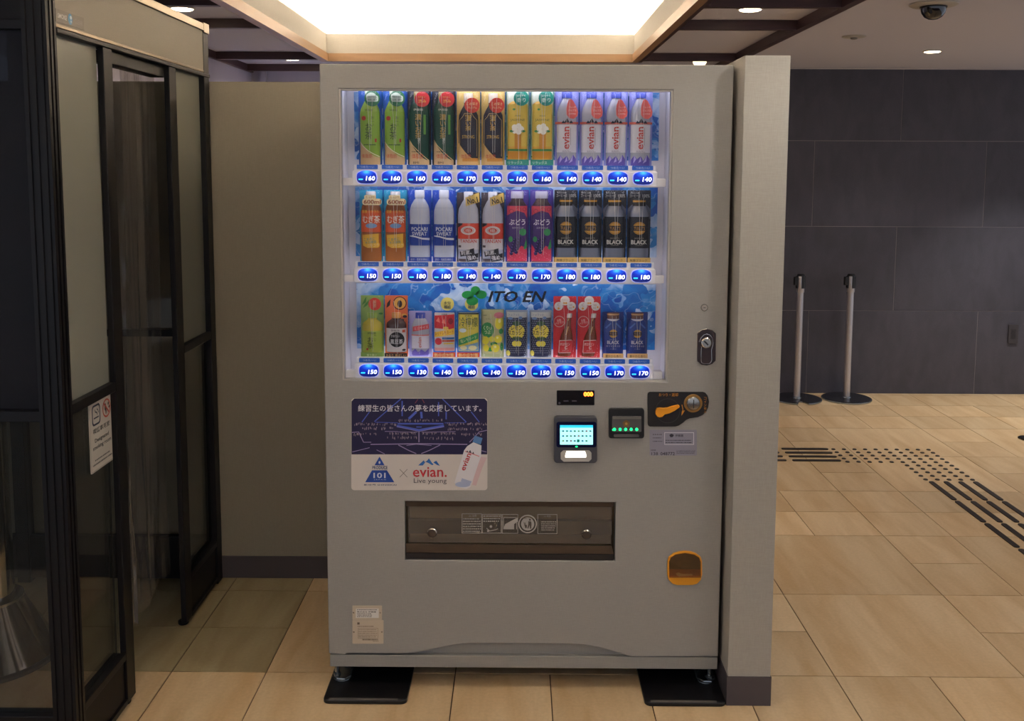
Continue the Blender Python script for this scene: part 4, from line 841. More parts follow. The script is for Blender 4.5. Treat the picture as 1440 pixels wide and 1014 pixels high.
def bean_tea(slot, row, label):
    d = Drink('tea_bottle', slot, row, label).card('dc6c3a', 88); d.badge('card_beans', '2a1c1e', [poly([(-14, 70), (-9, 74), (-8, 83), (-13, 77)]), ell(12, 58, 3, 2), ell(9, 53, 2, 1.5), ring(5, 77, 8.4, 9.6), ell(5, 76, 3.2, 5)], -.002); d.badge('card_gold', 'e0a848', [ell(5, 77, 8.2), ell(11, 60, 4, 2)], -.0025)
    d.badge('card_bean_mark', '3a2a20', [ring(5, 76, 2.2, 3.4, 1.5)], -.0018)
    d.body('4a2418', [(13, 7), (14.2, 9), (14.2, 46), (13, 50), (9, 53), (6.5, 55), (6.5, 57)], rough=.22); cap_(d, 'dc9a4c', 6.5, 56, 64); band(d, 'd6d0ce', 8, 42, 14.3)
    d.art('black_disc', '1c181a', [ell(1, 26, 11)], .0004); d.art('lettering', 'e0dcdc', [TX('黒豆茶', 1, 23, w=18, h=7, bold=.02), TX('かゆりい', -1, 31, w=12, h=4)], .0006); d.art('red_print', 'c8583c', [rect(9, 36, 13, 40)], .0004); d.art('small_print', '3a3030', [TX('伊藤園', -1, 39, w=12, h=2.8), ell(11, 11, 2.4, 1.5)], .0004)
    d.badge('base_strip', '1e1816', [rect(-16, 0, 16, 7)]); d.badge('strip_text', 'e8b870', [TX('かおり 香ばしい', 0, 3.5, w=28, h=4.2)], .019); return d.sleeve(88)
def small_water(slot, row, label):
    d = Drink('water_bottle', slot, row, label).card('a9a4d8', 66); d.k = .45; d.body('dfe2ea', [(11.5, 3), (12.5, 6), (12.5, 44), (10.5, 50), (7, 56), (5.5, 58)], m=M_petc); cap_(d, '2a44b0', 7, 56, 64); band(d, 'dcdae4', 13, 32, 12.7)
    d.art('lettering', 'd0605c', [TX('evian', -.5, 22, w=15, h=5, rot=math.pi/2, bold=.02)], .0005); d.art('red_band', 'd86a64', [rect(-12.5, 31.5, 12.5, 33)], .0004); d.art('crystals', '6a5cb4', [poly([(-12, 3), (-12, 8), (-7, 13), (-3, 8), (2, 12), (7, 8), (12, 13), (12, 3)])], .0004)
    d.badge('red_banner', 'dc5458', [poly([(-10, 45), (13, 49), (13, 42), (-10, 38)])]); d.badge('banner_text', 'f0d0cc', [TX('ミニサイズ', 2, 43.5, w=20, h=4, rot=.16)], .019); return d.sleeve(66)
def carton(slot, row, label, c, badge='水分\n補給'):
    d = Drink('soft_drink_pouch', slot, row, label); d.k = .22; d.hw = 14.5
    d.fin(MB().prism(rr_pts(-16.3, 0, 16.3, 66, .8, 2), lambda a, b, q: d.W_(a, b, -.004+q), .0015).build('backing_card', prt('2a6ac4'), local=True))
    d.body(c, [(14.2, 9), (14.5, 11), (14.5, 62), (14.2, 64)], 'pouch'); return d
def red_drink(slot, row, label):
    d = carton(slot, row, label, 'd8d4d4'); d.art('red_fruit', 'cc2430', [poly([(-14, 42), (14, 40), (14, 62), (-14, 60)])]); d.art('red_light', 'e87a6a', [poly([(-12, 52), (-8, 58), (-6, 50)]), poly([(-4, 50), (0, 56), (2, 48)])], .0004); d.art('dark_berry', '8a1424', [ell(9, 52, 3.5, 4.5)], .0004); d.art('flower', 'e8c04a', [ell(2, 42, 4, 2.4)], .0004)
    d.art('yellow_banner', 'f0c83a', [poly([(-14, 36), (14, 42), (14, 33), (-14, 29)])], .0004); d.art('lettering', 'b03a2c', [TX('レッドレモネード', 0, 35.5, w=26, h=6, rot=.1)], .0006); d.art('red_disc', 'cc3440', [ell(-8.5, 23, 5)], .0005); d.art('blue_bar', '3a74b8', [rect(-3, 26, 14, 29)], .0004); d.art('orange_bar', 'd85a30', [rect(-3, 22.5, 14, 25)], .0004); d.art('yellow_bar', 'e8c840', [rect(-1, 19, 13, 21)], .0004); d.art('pink_base', 'e0a09c', [rect(-14, 9.5, 14, 14)], .0004); d.art('small_print', '2a2430', [TX('伊藤園', 0, 62, w=8, h=2.2)], .0005)
    return pouch_end(d)
def pouch_end(d):
    d.badge('yellow_badge', 'e8d870', [ell(4.5, 77, 9.5)], .010); d.badge('badge_letters', '2a3a4a', [TX('水分\n補給', 4.5, 75.5, w=10, h=11, bold=.01)], .0105)
    d.badge('base_strip', 'd8542c', [rect(-16, 0, 16, 8.5)]); d.badge('strip_text', 'f4d48c', [TX('熱中症対策', 0, 4.2, w=28, h=6, bold=.02)], .0192); return d.sleeve(66)
def lemon_drink(slot, row, label):
    d = carton(slot, row, label, 'e4d048'); d.art('lettering', '3a5a3c', [TX('冷檸檬', 0, 51, w=26, h=14)], .0006); d.art('top_edge', '2a3a48', [rect(-14.4, 62, 14.4, 64)], .0004); d.art('small_print', '4a5a30', [TX('伊藤園', 0, 60, w=10, h=2.6), TX('ひやしレモン', 0, 42, w=18, h=3)], .0005)
    d.art('green_band', '3c9a58', [poly([(-14, 26), (14, 36), (14, 27), (-14, 17)])], .0004); d.art('band_text', 'e8e8a0', [TX('塩レモネード', 0, 26.5, w=24, h=5, rot=.3)], .0006); d.art('blue_base', '8ab4cc', [poly([(-14, 10), (14, 10), (14, 22), (-14, 15)])], .00035); d.art('lemon', 'f0e8b0', [ell(-7, 14, 5, 3), ell(6, 14, 6, 3.4)], .0005); d.art('white_drop', 'd8e4e4', [ell(-8, 39, 5, 3)], .0004)
    return pouch_end(d)
def citrus(slot, row, label):
    d = Drink('citrus_drink_bottle', slot, row, label).card('9aa070', 69); d.k = .3; d.body('b8b482', [(14.2, 6), (15, 8), (15, 66), (14.6, 68)], 'bottle'); d.hw = 15
    d.art('lemons', 'e4d838', [ell(9, 50, 6, 9), ell(8, 27, 5.5), ell(-10, 25, 5, 6), ell(4, 14, 6), ell(-9, 14, 4, 5), ell(-1, 27, 4)], .0004); d.art('leaves', '2f8a44', [ell(-7, 40, 9, 11), ell(2, 20, 5, 3), ell(-3, 12, 4, 3), ell(12, 38, 3, 4), ell(13, 16, 2, 6)], .0003); d.art('lettering', 'd8e8b0', [TX('くりぃ\nつぶ', -7, 40, w=12, h=12, bold=.02)], .0006); d.art('lime_glints', 'f4f0a0', [ell(10, 53, 2, 3), ell(7, 29, 1.6), ell(4, 16, 1.8)], .0006)
    d.art('pink_burst', 'd07a84', [ell(9, 61, 7, 4.5)], .0003); d.art('small_print', '3a4a30', [TX('伊藤園', -11, 61, w=5, h=2), TX('レモン', -5, 56, w=8, h=2)], .0005); return d.sleeve(69)
def squash(slot, row, label):
    d = Drink('lemon_squash_can', slot, row, label); d.k = .45; d.hw = 14.3; d.card('9aa2b0', 68, 0, 15.6); d.body('232744', [(13.6, 2), (14.3, 4), (14.3, 58), (13.5, 62), (12.6, 64)], 'can')
    d.art('head_print', 'c2c4c0', [poly([(-14, 58), (14, 58), (14, 66), (-14, 66)])], .0004); d.art('head_text', '4a6a98', [TX('シュワッと', -4, 62.5, w=16, h=3.4)], .0006); d.art('blue_print', '6a86b8', [ell(-9, 57, 3.5, 2), ell(5, 58, 3, 2)], .0004)
    d.art('white_dots', '9aa0b8', [ell(-12.5+2.5*i+(1.2 if j % 2 else 0), 8+3*j, .65, n=6) for i in range(11) for j in range(17)], .0003); d.art('yellow_oval', 'e4d04a', [ell(0, 38, 11.5, 11)], .0005); d.art('lettering', '22242e', [TX('レモン', 0, 43.5, w=16, h=6.5, bold=.03), TX('スカッシュ', 0, 36.5, w=24, h=7, bold=.03)], .0008); d.art('green_top', '3c5a38', [ell(0, 50, 6, 3.5), ell(0, 29, 7, 2.5)], .00045)
    d.art('lemon', 'e8d850', [ell(-2.5, 21, 4, 4), ell(3, 21, 4, 4), ell(-12, 7, 3, 4)], .0006); return d.sleeve(68)
def vitamin(slot, row, label):
    d = Drink('vitamin_drink_bottle', slot, row, label).card('c4282e', 88); d.k = .45; cx = 5.
    d.badge('white_discs', 'd8d2cc', [ell(-9, 74, 6.2), ell(0, 82, 6.8), ell(9.2, 74, 6.2)], .001); d.badge('disc_print', 'a87860', [TX('ビタミン', 0, 83, w=9, h=2.5), TX('C', -9, 76, h=4), TX('100\nml', 8, 74, w=5, h=7)], .0016); d.badge('disc_gold', 'dc9a3a', [ell(-1.6, 78.5, 1.5), ell(1.6, 78.5, 1.5), ell(12, 73, 1.3), ell(-9, 71, 1.6)], .0017)
    d.badge('ring_mark', 'd0b0a8', [ring(-8, 52, 7.2, 8)], .001); d.badge('ring_text', 'e8dcd4', [TX('元気\nハツラツ', -8, 52, w=12, h=7, rot=.2)], .0012)
    b = MB(); prof = [(8.6, 3), (9.2, 6), (9.2, 26), (8.2, 32), (5, 42), (3.2, 50), (2.9, 58), (3.2, 60)]
    b.lathe([(r*U, h*U) for r, h in prof], (0, 0, 0), 22, 'z', .7); sh = lambda v: Vector((v.x+(v.z/U*.13-1.5)*U, v.y-.004, v.z))
    b.v = [sh(v) for v in b.v]; d.fin(b.build('bottle', mat('brown_glass', '7a3c22', .25), local=True, smooth=True))
    b = MB().lathe([(9.4*U, 8*U), (9.4*U, 26*U)], (0, 0, 0), 22, 'z', .7, cap=False); b.v = [sh(v) for v in b.v]; d.fin(b.build('label_band', prt('d0383a'), local=True, smooth=True))
    b = MB().lathe([(3.6*U, 58*U), (3.6*U, 63*U), (3*U, 64*U)], (0, 0, 0), 18, 'z', .7); b.v = [sh(v) for v in b.v]; d.fin(b.build('cap', mat('cap_d8d0c8', 'd8d0c8', .3, .5), local=True, smooth=True))
    d.badge('label_edge', 'e8d8d0', [stroke([(-8, 26), (9.5, 27)], .8), stroke([(-8.5, 8.5), (8.5, 9)], .8), stroke([(-7.8, 26), (-8.6, 8.5)], .7)], .0192); d.badge('label_text', 'f0dcd4', [TX('オロナミン', 0, 21, w=14, h=4, bold=.02), TX('C', 1.5, 16, h=4.6, bold=.03), TX('ドリンク', 1, 11.5, w=8, h=2.4)], .0194)
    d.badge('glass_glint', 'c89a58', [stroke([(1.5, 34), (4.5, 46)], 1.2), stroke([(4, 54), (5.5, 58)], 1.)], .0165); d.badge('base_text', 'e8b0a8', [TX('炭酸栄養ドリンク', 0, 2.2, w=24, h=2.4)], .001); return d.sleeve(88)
def blue_coffee(slot, row, label):
    d = Drink('coffee_bottle', slot, row, label).card('1c2c74', 66, 0, 15); d.k = .5; d.body('1e3684', [(13, 5), (13.6, 7), (13.6, 46), (12, 52), (8.5, 56), (8.5, 57)], rough=.3); cap_(d, '6a4030', 8.5, 57, 65); d.fin(MB().lathe([(8.8*U, 62*U), (8.8*U, 64*U)], (0, 0, 0), 20, 'z', .6, cap=False).build('gold_ring', prt('c89a6a'), local=True)); d.fin(MB().lathe([(8.8*U, 53.5*U), (8.8*U, 56.5*U)], (0, 0, 0), 20, 'z', .6, cap=False).build('white_ring', prt('d8d4d8'), local=True))
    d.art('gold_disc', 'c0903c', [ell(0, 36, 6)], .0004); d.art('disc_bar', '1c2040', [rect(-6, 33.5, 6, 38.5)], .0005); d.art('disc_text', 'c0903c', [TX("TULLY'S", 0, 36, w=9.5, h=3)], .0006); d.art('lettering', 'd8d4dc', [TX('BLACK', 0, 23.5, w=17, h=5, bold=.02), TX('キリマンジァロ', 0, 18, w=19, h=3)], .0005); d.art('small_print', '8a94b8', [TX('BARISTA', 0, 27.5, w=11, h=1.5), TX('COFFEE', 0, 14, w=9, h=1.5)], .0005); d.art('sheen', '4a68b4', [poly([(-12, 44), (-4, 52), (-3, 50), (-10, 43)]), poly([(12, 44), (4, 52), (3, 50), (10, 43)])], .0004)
    d.badge('gold_strip', 'c8a068', [rrect(-14.5, 0, 14.5, 8, 1)], .019); d.badge('strip_text', '3a2818', [TX('華やかな香り', 0, 4, w=22, h=4.2)], .0195); return d.sleeve(66, 8)
LINE = [
 (green_tea, 0, [0, 1], ['light green tea bottle with a tan wave, leftmost on the top shelf', 'light green tea bottle second from left on the top shelf']),
 (dark_tea, 0, [2, 3], ['dark green tea bottle with red badge beside the light green pair', 'dark green tea bottle with red badge beside the gold cards']),
 (gold_tea, 0, [4, 5], ['black tea bottle on gold card beside a dark green tea bottle', 'black tea bottle on gold card beside a yellow jasmine bottle']),
 (jasmine, 0, [6, 7], ['yellow jasmine tea bottle with teal badge beside a gold card', 'yellow jasmine tea bottle with teal badge beside a water bottle']),
 (water, 0, [8, 9, 10, 11], ['tall water bottle with red drop badge, beside the yellow jasmine tea', 'tall water bottle with red drop badge, second of the four after the jasmine tea', 'tall water bottle with red drop badge, second from right on the top shelf', 'tall water bottle with red drop badge, rightmost on the top shelf']),
 (barley, 1, [0, 1], ['orange and brown barley tea bottle, leftmost on the middle shelf', 'orange and brown barley tea bottle beside the pale blue-labelled bottles']),
 (sports, 1, [2, 3], ['pale sports drink bottle with blue label beside the barley tea', 'pale sports drink bottle with blue label beside the red-labelled soda']),
 (soda, 1, [4, 5], ['clear soda bottle with red label and gold tag beside the sports drink', 'clear soda bottle with red label and gold tag beside the grape drink']),
 (grape, 1, [6, 7], ['purple grape juice bottle beside the red-labelled soda', 'purple grape juice bottle beside the black coffee bottles']),
 (coffee, 1, [8, 9, 10, 11], ['black and silver coffee bottle beside the purple grape drink', 'black and silver coffee bottle, second of the four after the grape drink', 'black and silver coffee bottle, second from right on the middle shelf', 'black and silver coffee bottle, rightmost on the middle shelf']),
 (small_tea, 2, [0], ['small green tea bottle on green card, leftmost on the bottom shelf']),
 (bean_tea, 2, [1], ['small bean tea bottle with black disc label on an orange card']),
 (small_water, 2, [2], ['short water bottle with slanted red banner on the bottom shelf']),
 (red_drink, 2, [3], ['red fruit drink pouch under a round yellow badge']),
 (lemon_drink, 2, [4], ['yellow cold lemon drink pouch under the green leaf logo']),
 (citrus, 2, [5], ['pale green drink bottle covered in lemons and limes']),
 (squash, 2, [6, 7], ['navy dotted lemon squash can beside the green citrus drink', 'navy dotted lemon squash can beside the red vitamin drink cards']),
 (vitamin, 2, [8, 9], ['brown vitamin drink bottle on red card beside the dotted cans', 'brown vitamin drink bottle on red card beside the dark blue coffee']),
 (blue_coffee, 2, [10, 11], ['dark blue coffee bottle beside the red vitamin drink card', 'dark blue coffee bottle, rightmost on the bottom shelf'])]
for fn, row, slots, labels in LINE:
    d = fn(slots[0], row, labels[0])
    for s_, l_ in zip(slots[1:], labels[1:]): dup(d.root, (SLOT[s_], 2.945, d.z), l_)

# ================================================================== SMOKING BOOTH
M_blk = mat('black_aluminium', '0d0c0f', .45, 0, spec=.35)
M_blk2 = mat('black_panel', '0f0d0f', .5, spec=.3)
M_hdr = linen('booth_header_panel', '8a8272', .02, 700, .5)
M_alu = mat('bronze_aluminium', '8e7f68', .3, .75)
M_frost = sheet('frosted_glass', (.5, .52, .48), .25, haze=.66, hazec=(.56, .56, .47), f=.8, transl=.35)
M_clear = sheet('clear_booth_glass', (.92, .93, .91), .02, f=.8, haze=.03, hazec=(.3, .32, .30))
M_vinyl = sheet('clear_vinyl', (.90, .88, .85), .10, haze=.12, hazec=(.50, .46, .42), f=1.0, transl=.3)
bo = thing('smoking_booth', (-1.9, 3.05, 0), 'black-framed smoking booth with frosted glass, clear curtain and beige header', 'booth')
XB = -1.146
pp = [(-1.205, 2.405)]
for i in range(3):
    a = -1.205+i*.0196; pp += [(a, 2.405), (a+.0080, 2.405), (a+.0100, 2.4085), (a+.0140, 2.4085), (a+.0155, 2.405)]
pp = [(-1.207, 2.405)]+pp[1:]+[(-1.146, 2.405), (-1.146, 2.418), (-1.152, 2.418), (-1.152, 2.427), (-1.146, 2.427), (-1.146, 2.437), (-1.152, 2.437), (-1.152, 2.446), (-1.146, 2.446), (-1.146, 2.457), (-1.207, 2.457)]
MB().prism(pp, lambda a, b, d: Vector((a, b, d)), 2.116).build('corner_post', M_blk, bo)
def bx(name, m, *a, bev=.002): return box(name, m, *a, bo, bevel=bev)
# right side, from the corner towards the back
bx('side_header', M_hdr, XB-.03, XB-.001, 2.457, 3.60, 1.944, 2.086)
bx('header_rail', M_alu, XB-.045, XB+.004, 2.457, 3.60, 2.086, 2.112); bx('header_rail', M_alu, XB-.045, XB-.0, 2.457, 3.60, 1.936, 1.946); bx('header_rail', M_blk, XB-.045, XB+.003, 2.457, 3.66, 1.922, 1.935)
bx('rear_post', M_blk, XB-.03, XB, 3.60, 3.657, 0, 2.08); bx('post_cap', M_alu, XB-.052, XB+.005, 3.598, 3.659, 2.08, 2.116)
bx('door_post', M_blk, XB-.018, XB, 2.730, 2.790, .015, 1.922); bx('door_post', M_blk, XB-.018, XB, 3.240, 3.305, .015, 1.922)
for y0, y1 in ((2.457, 2.73), (3.305, 3.60)):
    k_ = bx('kick_panel', M_blk2, XB-.03, XB-.008, y0, y1, .028, .150); bx('bottom_rail', M_blk, XB-.04, XB, y0, y1, .012, .030); bx('kick_rail', M_blk, XB-.04, XB, y0, y1, .150, .172)
    bx('middle_rail', M_blk, XB-.04, XB, y0, y1, .955, .982)
    box('frosted_pane', M_frost, XB-.026, XB-.020, y0, y1, .982, 1.922, bo); box('clear_pane', M_clear, XB-.026, XB-.020, y0, y1, .172, .955, bo)
for y_ in (2.76, 3.272, 3.63, 2.43): MB().lathe([(.016, 0), (.018, .004), (.018, .012), (.012, .015)], (XB-.022, y_, 0), 14).build('foot', M_blk2, bo)
# front side
bx('front_header', M_blk2, -2.6, -1.207, 2.425, 2.445, 1.945, 2.112); bx('front_rail', M_blk, -2.6, -1.207, 2.41, 2.455, 1.925, 1.948); bx('front_rail', M_blk, -2.6, -1.207, 2.41, 2.455, .948, .976); bx('front_rail', M_blk, -2.6, -1.207, 2.41, 2.455, .135, .161); bx('front_rail', M_blk, -2.6, -1.207, 2.41, 2.455, .012, .03)
bx('front_kick_panel', M_blk2, -2.6, -1.207, 2.425, 2.44, .03, .135); bx('front_post', M_blk, -2.65, -2.6, 2.405, 2.457, 0, 2.112)
M_frost2 = sheet('smoked_frosted_glass', (.30, .31, .34), .3, haze=.6, hazec=(.05, .05, .06), f=.35, transl=.5)
box('frosted_pane', M_frost2, -2.6, -1.207, 2.430, 2.436, .976, 1.925, bo); box('clear_pane', M_clear, -2.6, -1.207, 2.430, 2.436, .161, .948, bo)
# back and left sides, roof
bx('back_kick_panel', M_blk2, -2.6, XB-.05, 3.61, 3.64, .016, .184); bx('back_rail', M_blk, -2.6, XB-.05, 3.60, 3.645, .962, .988)
for x_ in (-1.92, -2.65): bx('back_post', M_blk, x_, x_+.05, 3.60, 3.65, 0, 1.905)
box('back_pane', sheet('back_glass', (.93, .92, .90), .04, f=.5), -2.6, XB-.05, 3.624, 3.630, .184, 1.90, bo)
bx('left_blackout_panel', M_blk2, -2.64, -2.62, 2.457, 3.60, 0, 2.1)  # unseen side, added solid black to keep the booth interior dark
# vinyl strip curtain in the doorway
def curtain(y0, y1, xoff, sd):
    r = random.Random(sd); ph = [r.uniform(0, 6.28) for _ in range(6)]; ny, nz = 40, 46; vs = []; fs = []
    for j in range(nz+1):
        z = .20+(1.885-.20)*j/nz; t = 1-j/nz
        for i in range(ny+1):
            u = i/ny; y = y0+(y1-y0)*u
            x = xoff+.004*math.sin(u*11+ph[0]+1.2*math.sin(t*4+ph[1]))*(.3+t)+.0015*math.sin(u*27+ph[2]+2*math.sin(t*3+ph[3]))+.004*math.sin(t*14+ph[4]+u*5)*math.exp(-((t-.75)/.25)**2)+.012*math.exp(-((u-.35-.12*math.sin(t*2.3+ph[5]))/.035)**2)*(.4+t)
            vs.append((x, y, z))
    for j in range(nz):
        for i in range(ny): q = j*(ny+1)+i; fs.append((q, q+1, q+ny+2, q+ny+1))
    return MB().add(vs, fs).build('curtain_sheet', M_vinyl, bo, smooth=True)
curtain(2.792, 3.06, XB-.030, 4); curtain(2.97, 3.238, XB-.052, 9)
bx('curtain_rail', M_blk, XB-.062, XB-.016, 2.79, 3.24, 1.885, 1.921)
# header sticker and room sign (on the plane x = XB, read from the front of the hall)
def SB(y, z, d=0.): return Vector((XB-.0008+d, y, z))
hs = MB().prism([(2.459, 1.950), (2.617, 1.950), (2.617, 1.982), (2.459, 1.982)], lambda a, b, d: SB(a, b, d), .0006).build('header_sticker', mat('sticker_bronze', '6a5f50', .4), bo)
fs_ = lambda a, b, d=0.: SB(a, b, .0009+d)
MB().flat([text('SMOKE', 2.493, 1.9665, w=.050, h=.012, bold=.02, down=False)], fs_).build('sticker_text', cm('e0dcd4', .4), hs, recalc=False)
MB().flat([text('CLEAR', 2.585, 1.9665, w=.048, h=.012, bold=.0, down=False)], fs_).build('sticker_text', cm('8a8278', .4), hs, recalc=False)
MB().flat([ell(2.537, 1.967, .012, .014)], fs_).build('sticker_disc', cm('3a90c0', .4), hs, recalc=False); MB().flat([ell(2.540, 1.971, .006, .005), ell(2.541, 1.961, .005, .004)], fs_, .0002).build('sticker_disc_mark', cm('d8e4ea', .4), hs, recalc=False)
sg = MB().prism([(2.589+a*.152, .7545+b*.1995) for a, b in rr_pts(0, 0, 1, 1, .03, 3)], lambda a, b, d: Vector((XB-.0195+d, a, b)), .0015).build('room_sign', cm('c9c2b6', .45), bo, label='white smoking room sign with pictograms')
def SG(a, b, d=0.): return Vector((XB-.0176+d, 2.589+a*.152, .7545+b*.1995))
kx = .1995/.152
def sgp(name, c, sh, d=0.): return MB().flat(sh, SG, d).build(name, cm(c, .45), sg, recalc=False)
o_ = rr_pts(.12, .64, .47, .93, .07, 4); i_ = rr_pts(.155, .667, .435, .903, .05, 4); n_ = len(o_)
sgp('sign_frame', '2c3248', [(o_+i_, [(i, (i+1) % n_, n_+(i+1) % n_, n_+i) for i in range(n_)]), frame2(.02, .012, .98, .988, .006), rect(.19, .735, .40, .755), stroke([(.25, .865), (.26, .83), (.33, .81), (.35, .775)], .02), stroke([(.33, .86), (.37, .845), (.40, .80)], .018)])
sgp('no_smoking_ring', 'b84434', [ring(.74, .80, .145, .175, .152/.1995), stroke([(.64, .875), (.84, .725)], .03)], .0002)
sgp('no_smoking_figure', '3a3434', [ell(.70, .855, .022, .018), poly([(.67, .83), (.73, .835), (.74, .77), (.73, .72), (.70, .72), (.69, .77), (.67, .78)]), ell(.83, .85, .03, .025), ell(.86, .80, .03, .022)])
sgp('sign_text', '26242a', [text('喫煙専用室', .5, .565, w=.70, h=.075, down=False, bold=.015), text('Designated', .5, .42, w=.60, h=.072, down=False, bold=.02), text('smoking room', .5, .325, w=.78, h=.075, down=False, bold=.02)]+ticks(.18, .135, .82, .175, 1, 2, .5, 16)+ticks(.08, .075, .92, .12, 1, 3, .5, 22), .0001)

# steel air-cleaner stand inside the booth
ash = thing('ashtray_stand', (-1.71, 3.03, 0), 'polished steel stand with flared cone base behind the booth glass', 'ashtray stand')
MB().lathe([(.205, 0), (.205, .012), (.198, .018)], (-1.71, 3.03, .0005), 48).build('base_ring', mat('dark_rubber', '26242c', .5), ash, smooth=True)
M_mirror = mat('polished_steel', 'b8b4ae', .10, 1.)
MB().lathe([(.196, .018), (.19, .03), (.105, .190), (.100, .200)], (-1.71, 3.03, 0), 56).build('cone_base', M_mirror, ash, smooth=True)
MB().lathe([(.102, .198), (.102, .206), (.08, .210)], (-1.71, 3.03, 0), 40).build('collar', M_mirror, ash, smooth=True)
MB().lathe([(.075, .208), (.075, 1.0)], (-1.71, 3.03, 0), 40).build('pole', M_mirror, ash, smooth=True)
MB().lathe([(.06, 1.0), (.15, 1.03), (.155, 1.05), (.14, 1.055), (.02, 1.03)], (-1.71, 3.03, 0), 40).build('tray', mat('dark_steel', '4a4a50', .3, .8), ash, smooth=True)

# ================================================================== RIGHT SIDE OF THE HALL
def stanchion(x, y, label, notch):
    o = thing('stanchion', (x, y, 0), label, 'stanchion', 'queue stanchions by the stone wall')
    n = 56; pts = []
    for i in range(n):
        t = 2*math.pi*i/n; r = .170
        if notch and abs(math.degrees(t)-270) < 10: r = .10
        pts.append((x+r*math.cos(t), y+r*math.sin(t)))
    MB().prism(pts, lambda a, b, d: Vector((a, b, .001+d)), .010).build('base_rim', M_steel, o, bevel=.002)
    MB().prism([(x+(a-x)*.94, y+(b-y)*.94) for a, b in pts], lambda a, b, d: Vector((a, b, .011+d)), .004).build('base_cover', mat('base_black', '222228', .25), o, bevel=.001)
    MB().lathe([(.032, .015), (.030, .020), (.024, .022)], (x, y, 0), 24).build('post_collar', M_steel, o, smooth=True)
    MB().lathe([(.0225, .015), (.0225, .76)], (x, y, 0), 28).build('post', mat('brushed_post', 'c4c2c6', .30, .7), o, smooth=True)
    hd = MB()
    hd.lathe([(.025, .755), (.0265, .76), (.0265, .865), (.024, .872)], (x, y, 0), 28).build('head', mat('brushed_post', 'a8a2a0'), o, smooth=True)
    MB().lathe([(.0255, .868), (.0255, .878), (.020, .882)], (x, y, 0), 24).build('top_cap', mat('head_black', '161618', .4), o, smooth=True)
    for a in (-.14, 1.43, 3.0, 4.57):
        c, s_ = math.cos(a+.45), math.sin(a+.45)
        MB().box(-.009, .009, .0, .009, .785, .868).build('belt_slot', mat('head_black', '161618'), o, local=True).matrix_local = Matrix.Translation((.0245*c, .0245*s_, 0)) @ Matrix.Rotation(a+.45-math.pi/2, 4, 'Z')
    b_ = MB().box(-.016, .016, .0, .026, .805, .862).build('belt_cassette', mat('head_black', '161618'), o, bevel=.003, local=True)
    b_.matrix_local = Matrix.Translation((-.022, -.004, 0)) @ Matrix.Rotation(math.pi/2, 4, 'Z')
    return o
stanchion(1.952, 6.70, 'steel belt stanchion with notched round base, nearest the pillar', True)
stanchion(2.305, 6.72, 'steel belt stanchion with full round black base, second from the pillar', False)
ol = thing('wall_outlet', (3.532, 6.895, .44), 'dark grey power outlet plate on the dark stone wall', 'outlet')
MB().box(3.497, 3.567, 6.889, 6.8958, .372, .508).build('plate', mat('outlet_grey', '3c383c', .4), ol, bevel=.002)
MB().box(3.515, 3.549, 6.8875, 6.889, .405, .475).build('socket_insert', mat('outlet_dark', '2a272b', .4), ol, bevel=.0005)
for zz in (.455, .425): MB().box(3.523, 3.526, 6.887, 6.8876, zz-.006, zz+.006).box(3.537, 3.540, 6.887, 6.8876, zz-.006, zz+.006).build('socket_slots', mat('head_black', '161618'), ol, kind='stuff')
bs = thing('sign_base', (3.17, 5.69, 0), 'low black base plate lying at the right edge of the floor', 'base plate')
MB().prism([(3.0, 5.735), (3.005, 5.70), (3.03, 5.62), (3.36, 5.62), (3.36, 5.76), (3.03, 5.76)], lambda a, b, d: Vector((a, b, .0005+d)), .012).build('plate', M_padm, bs, bevel=.003)
MB().lathe([(.02, .012), (.018, .03), (.016, .06)], (3.26, 5.69, 0), 16).build('socket', M_padm, bs, smooth=True)

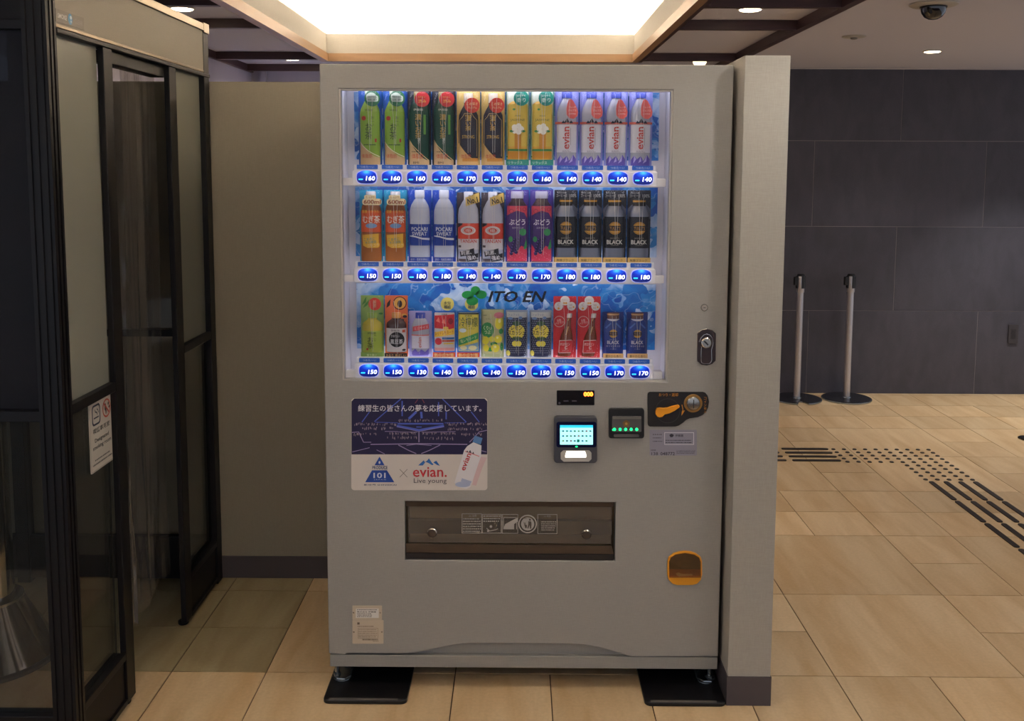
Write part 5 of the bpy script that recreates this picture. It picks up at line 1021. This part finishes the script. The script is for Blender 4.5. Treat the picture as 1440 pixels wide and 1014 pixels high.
# ceiling fixtures
def downlight(x, y, label, z=2.3005, r=.048):
    o = thing('ceiling_light', (x, y, z), label, 'ceiling light', 'recessed ceiling downlights')
    MB().lathe([(r+.010, -.0005), (r+.010, -.004), (r, -.006)], (x, y, z), 36, cap=True).build('trim_ring', mat('trim_white', 'd8d4cc', .5), o, smooth=True)
    MB().lathe([(r, -.0062), (r*.9, -.009)], (x, y, z), 32).build('lens', mat('downlight_lens', 'fff2d8', em=14, emc='ffe6c0'), o, smooth=True)
p_ = atz(1055, 14, 2.2945); downlight(p_.x, p_.y, 'bright round ceiling downlight in the right coffer beside the cove')
p_ = atz(256, 13, 2.2945); downlight(p_.x, p_.y, 'bright round ceiling downlight above the smoking booth')
p_ = atz(1311, 73, 2.2945); downlight(p_.x, p_.y, 'small ceiling downlight above the dark stone wall tiles', r=.045)
downlight(1.02, 2.32, 'round ceiling downlight out in front of the pillar'); downlight(3.45, 6.1, 'round ceiling downlight beyond the right edge, over the stone wall'); downlight(2.6, 3.4, 'round ceiling downlight over the middle of the right aisle'); downlight(-1.47, 6.42, 'round ceiling downlight hidden behind the beige partition'); downlight(2.6, 1.2, 'round ceiling downlight over the near end of the right aisle')
p_ = atz(984, 86, 2.27)
eb = thing('spotlight', (p_.x, p_.y, 2.30), 'small round spotlight peeping over the top of the vending machine', 'spotlight')
MB().lathe([(.035, 0), (.035, -.006), (.03, -.008)], (p_.x, p_.y, 2.3005), 24).build('mount', mat('trim_white', 'd8d4cc'), eb, smooth=True)
MB().lathe([(.012, .022), (.030, .015), (.042, 0), (.042, -.012), (.030, -.030), (.012, -.038)], (p_.x, p_.y, 2.272), 28).build('lamp_globe', mat('spot_glow', 'fff0d0', em=2.2, emc='ffe4bc'), eb, smooth=True)
p_ = atz(1313, 5, 2.30)
sc_ = thing('security_camera', (p_.x, p_.y, 2.30), 'dark dome security camera on white round ceiling plate', 'security camera')
MB().lathe([(.098, 0), (.098, -.006), (.088, -.012), (.055, -.013)], (p_.x, p_.y, 2.3005), 40).build('ceiling_plate', mat('plate_white', 'bdb7ac', .5), sc_, smooth=True)
MB().lathe([(.053, 0), (.052, -.012), (.047, -.028), (.035, -.044), (.018, -.053), (.004, -.055)], (p_.x, p_.y, 2.287), 32).build('dome', mat('dome_dark', '16161e', .06, coat=1.), sc_, smooth=True)
MB().lathe([(.0545, .001), (.0545, -.006)], (p_.x, p_.y, 2.287), 32, cap=False).build('dome_ring', mat('head_black', '161618'), sc_)
p_ = atz(1201, 51, 2.30)
sd_ = thing('smoke_detector', (p_.x, p_.y, 2.30), 'flat white round detector on the ceiling left of the security camera', 'detector')
MB().lathe([(.062, 0), (.062, -.004), (.054, -.007), (.030, -.008)], (p_.x, p_.y, 2.3005), 36).build('plate', mat('plate_white', 'bdb7ac'), sd_, smooth=True)
MB().lathe([(.020, -.008), (.016, -.016), (.008, -.018)], (p_.x, p_.y, 2.3005), 20).build('sensor', mat('sensor_grey', '8a8480', .5), sd_, smooth=True)
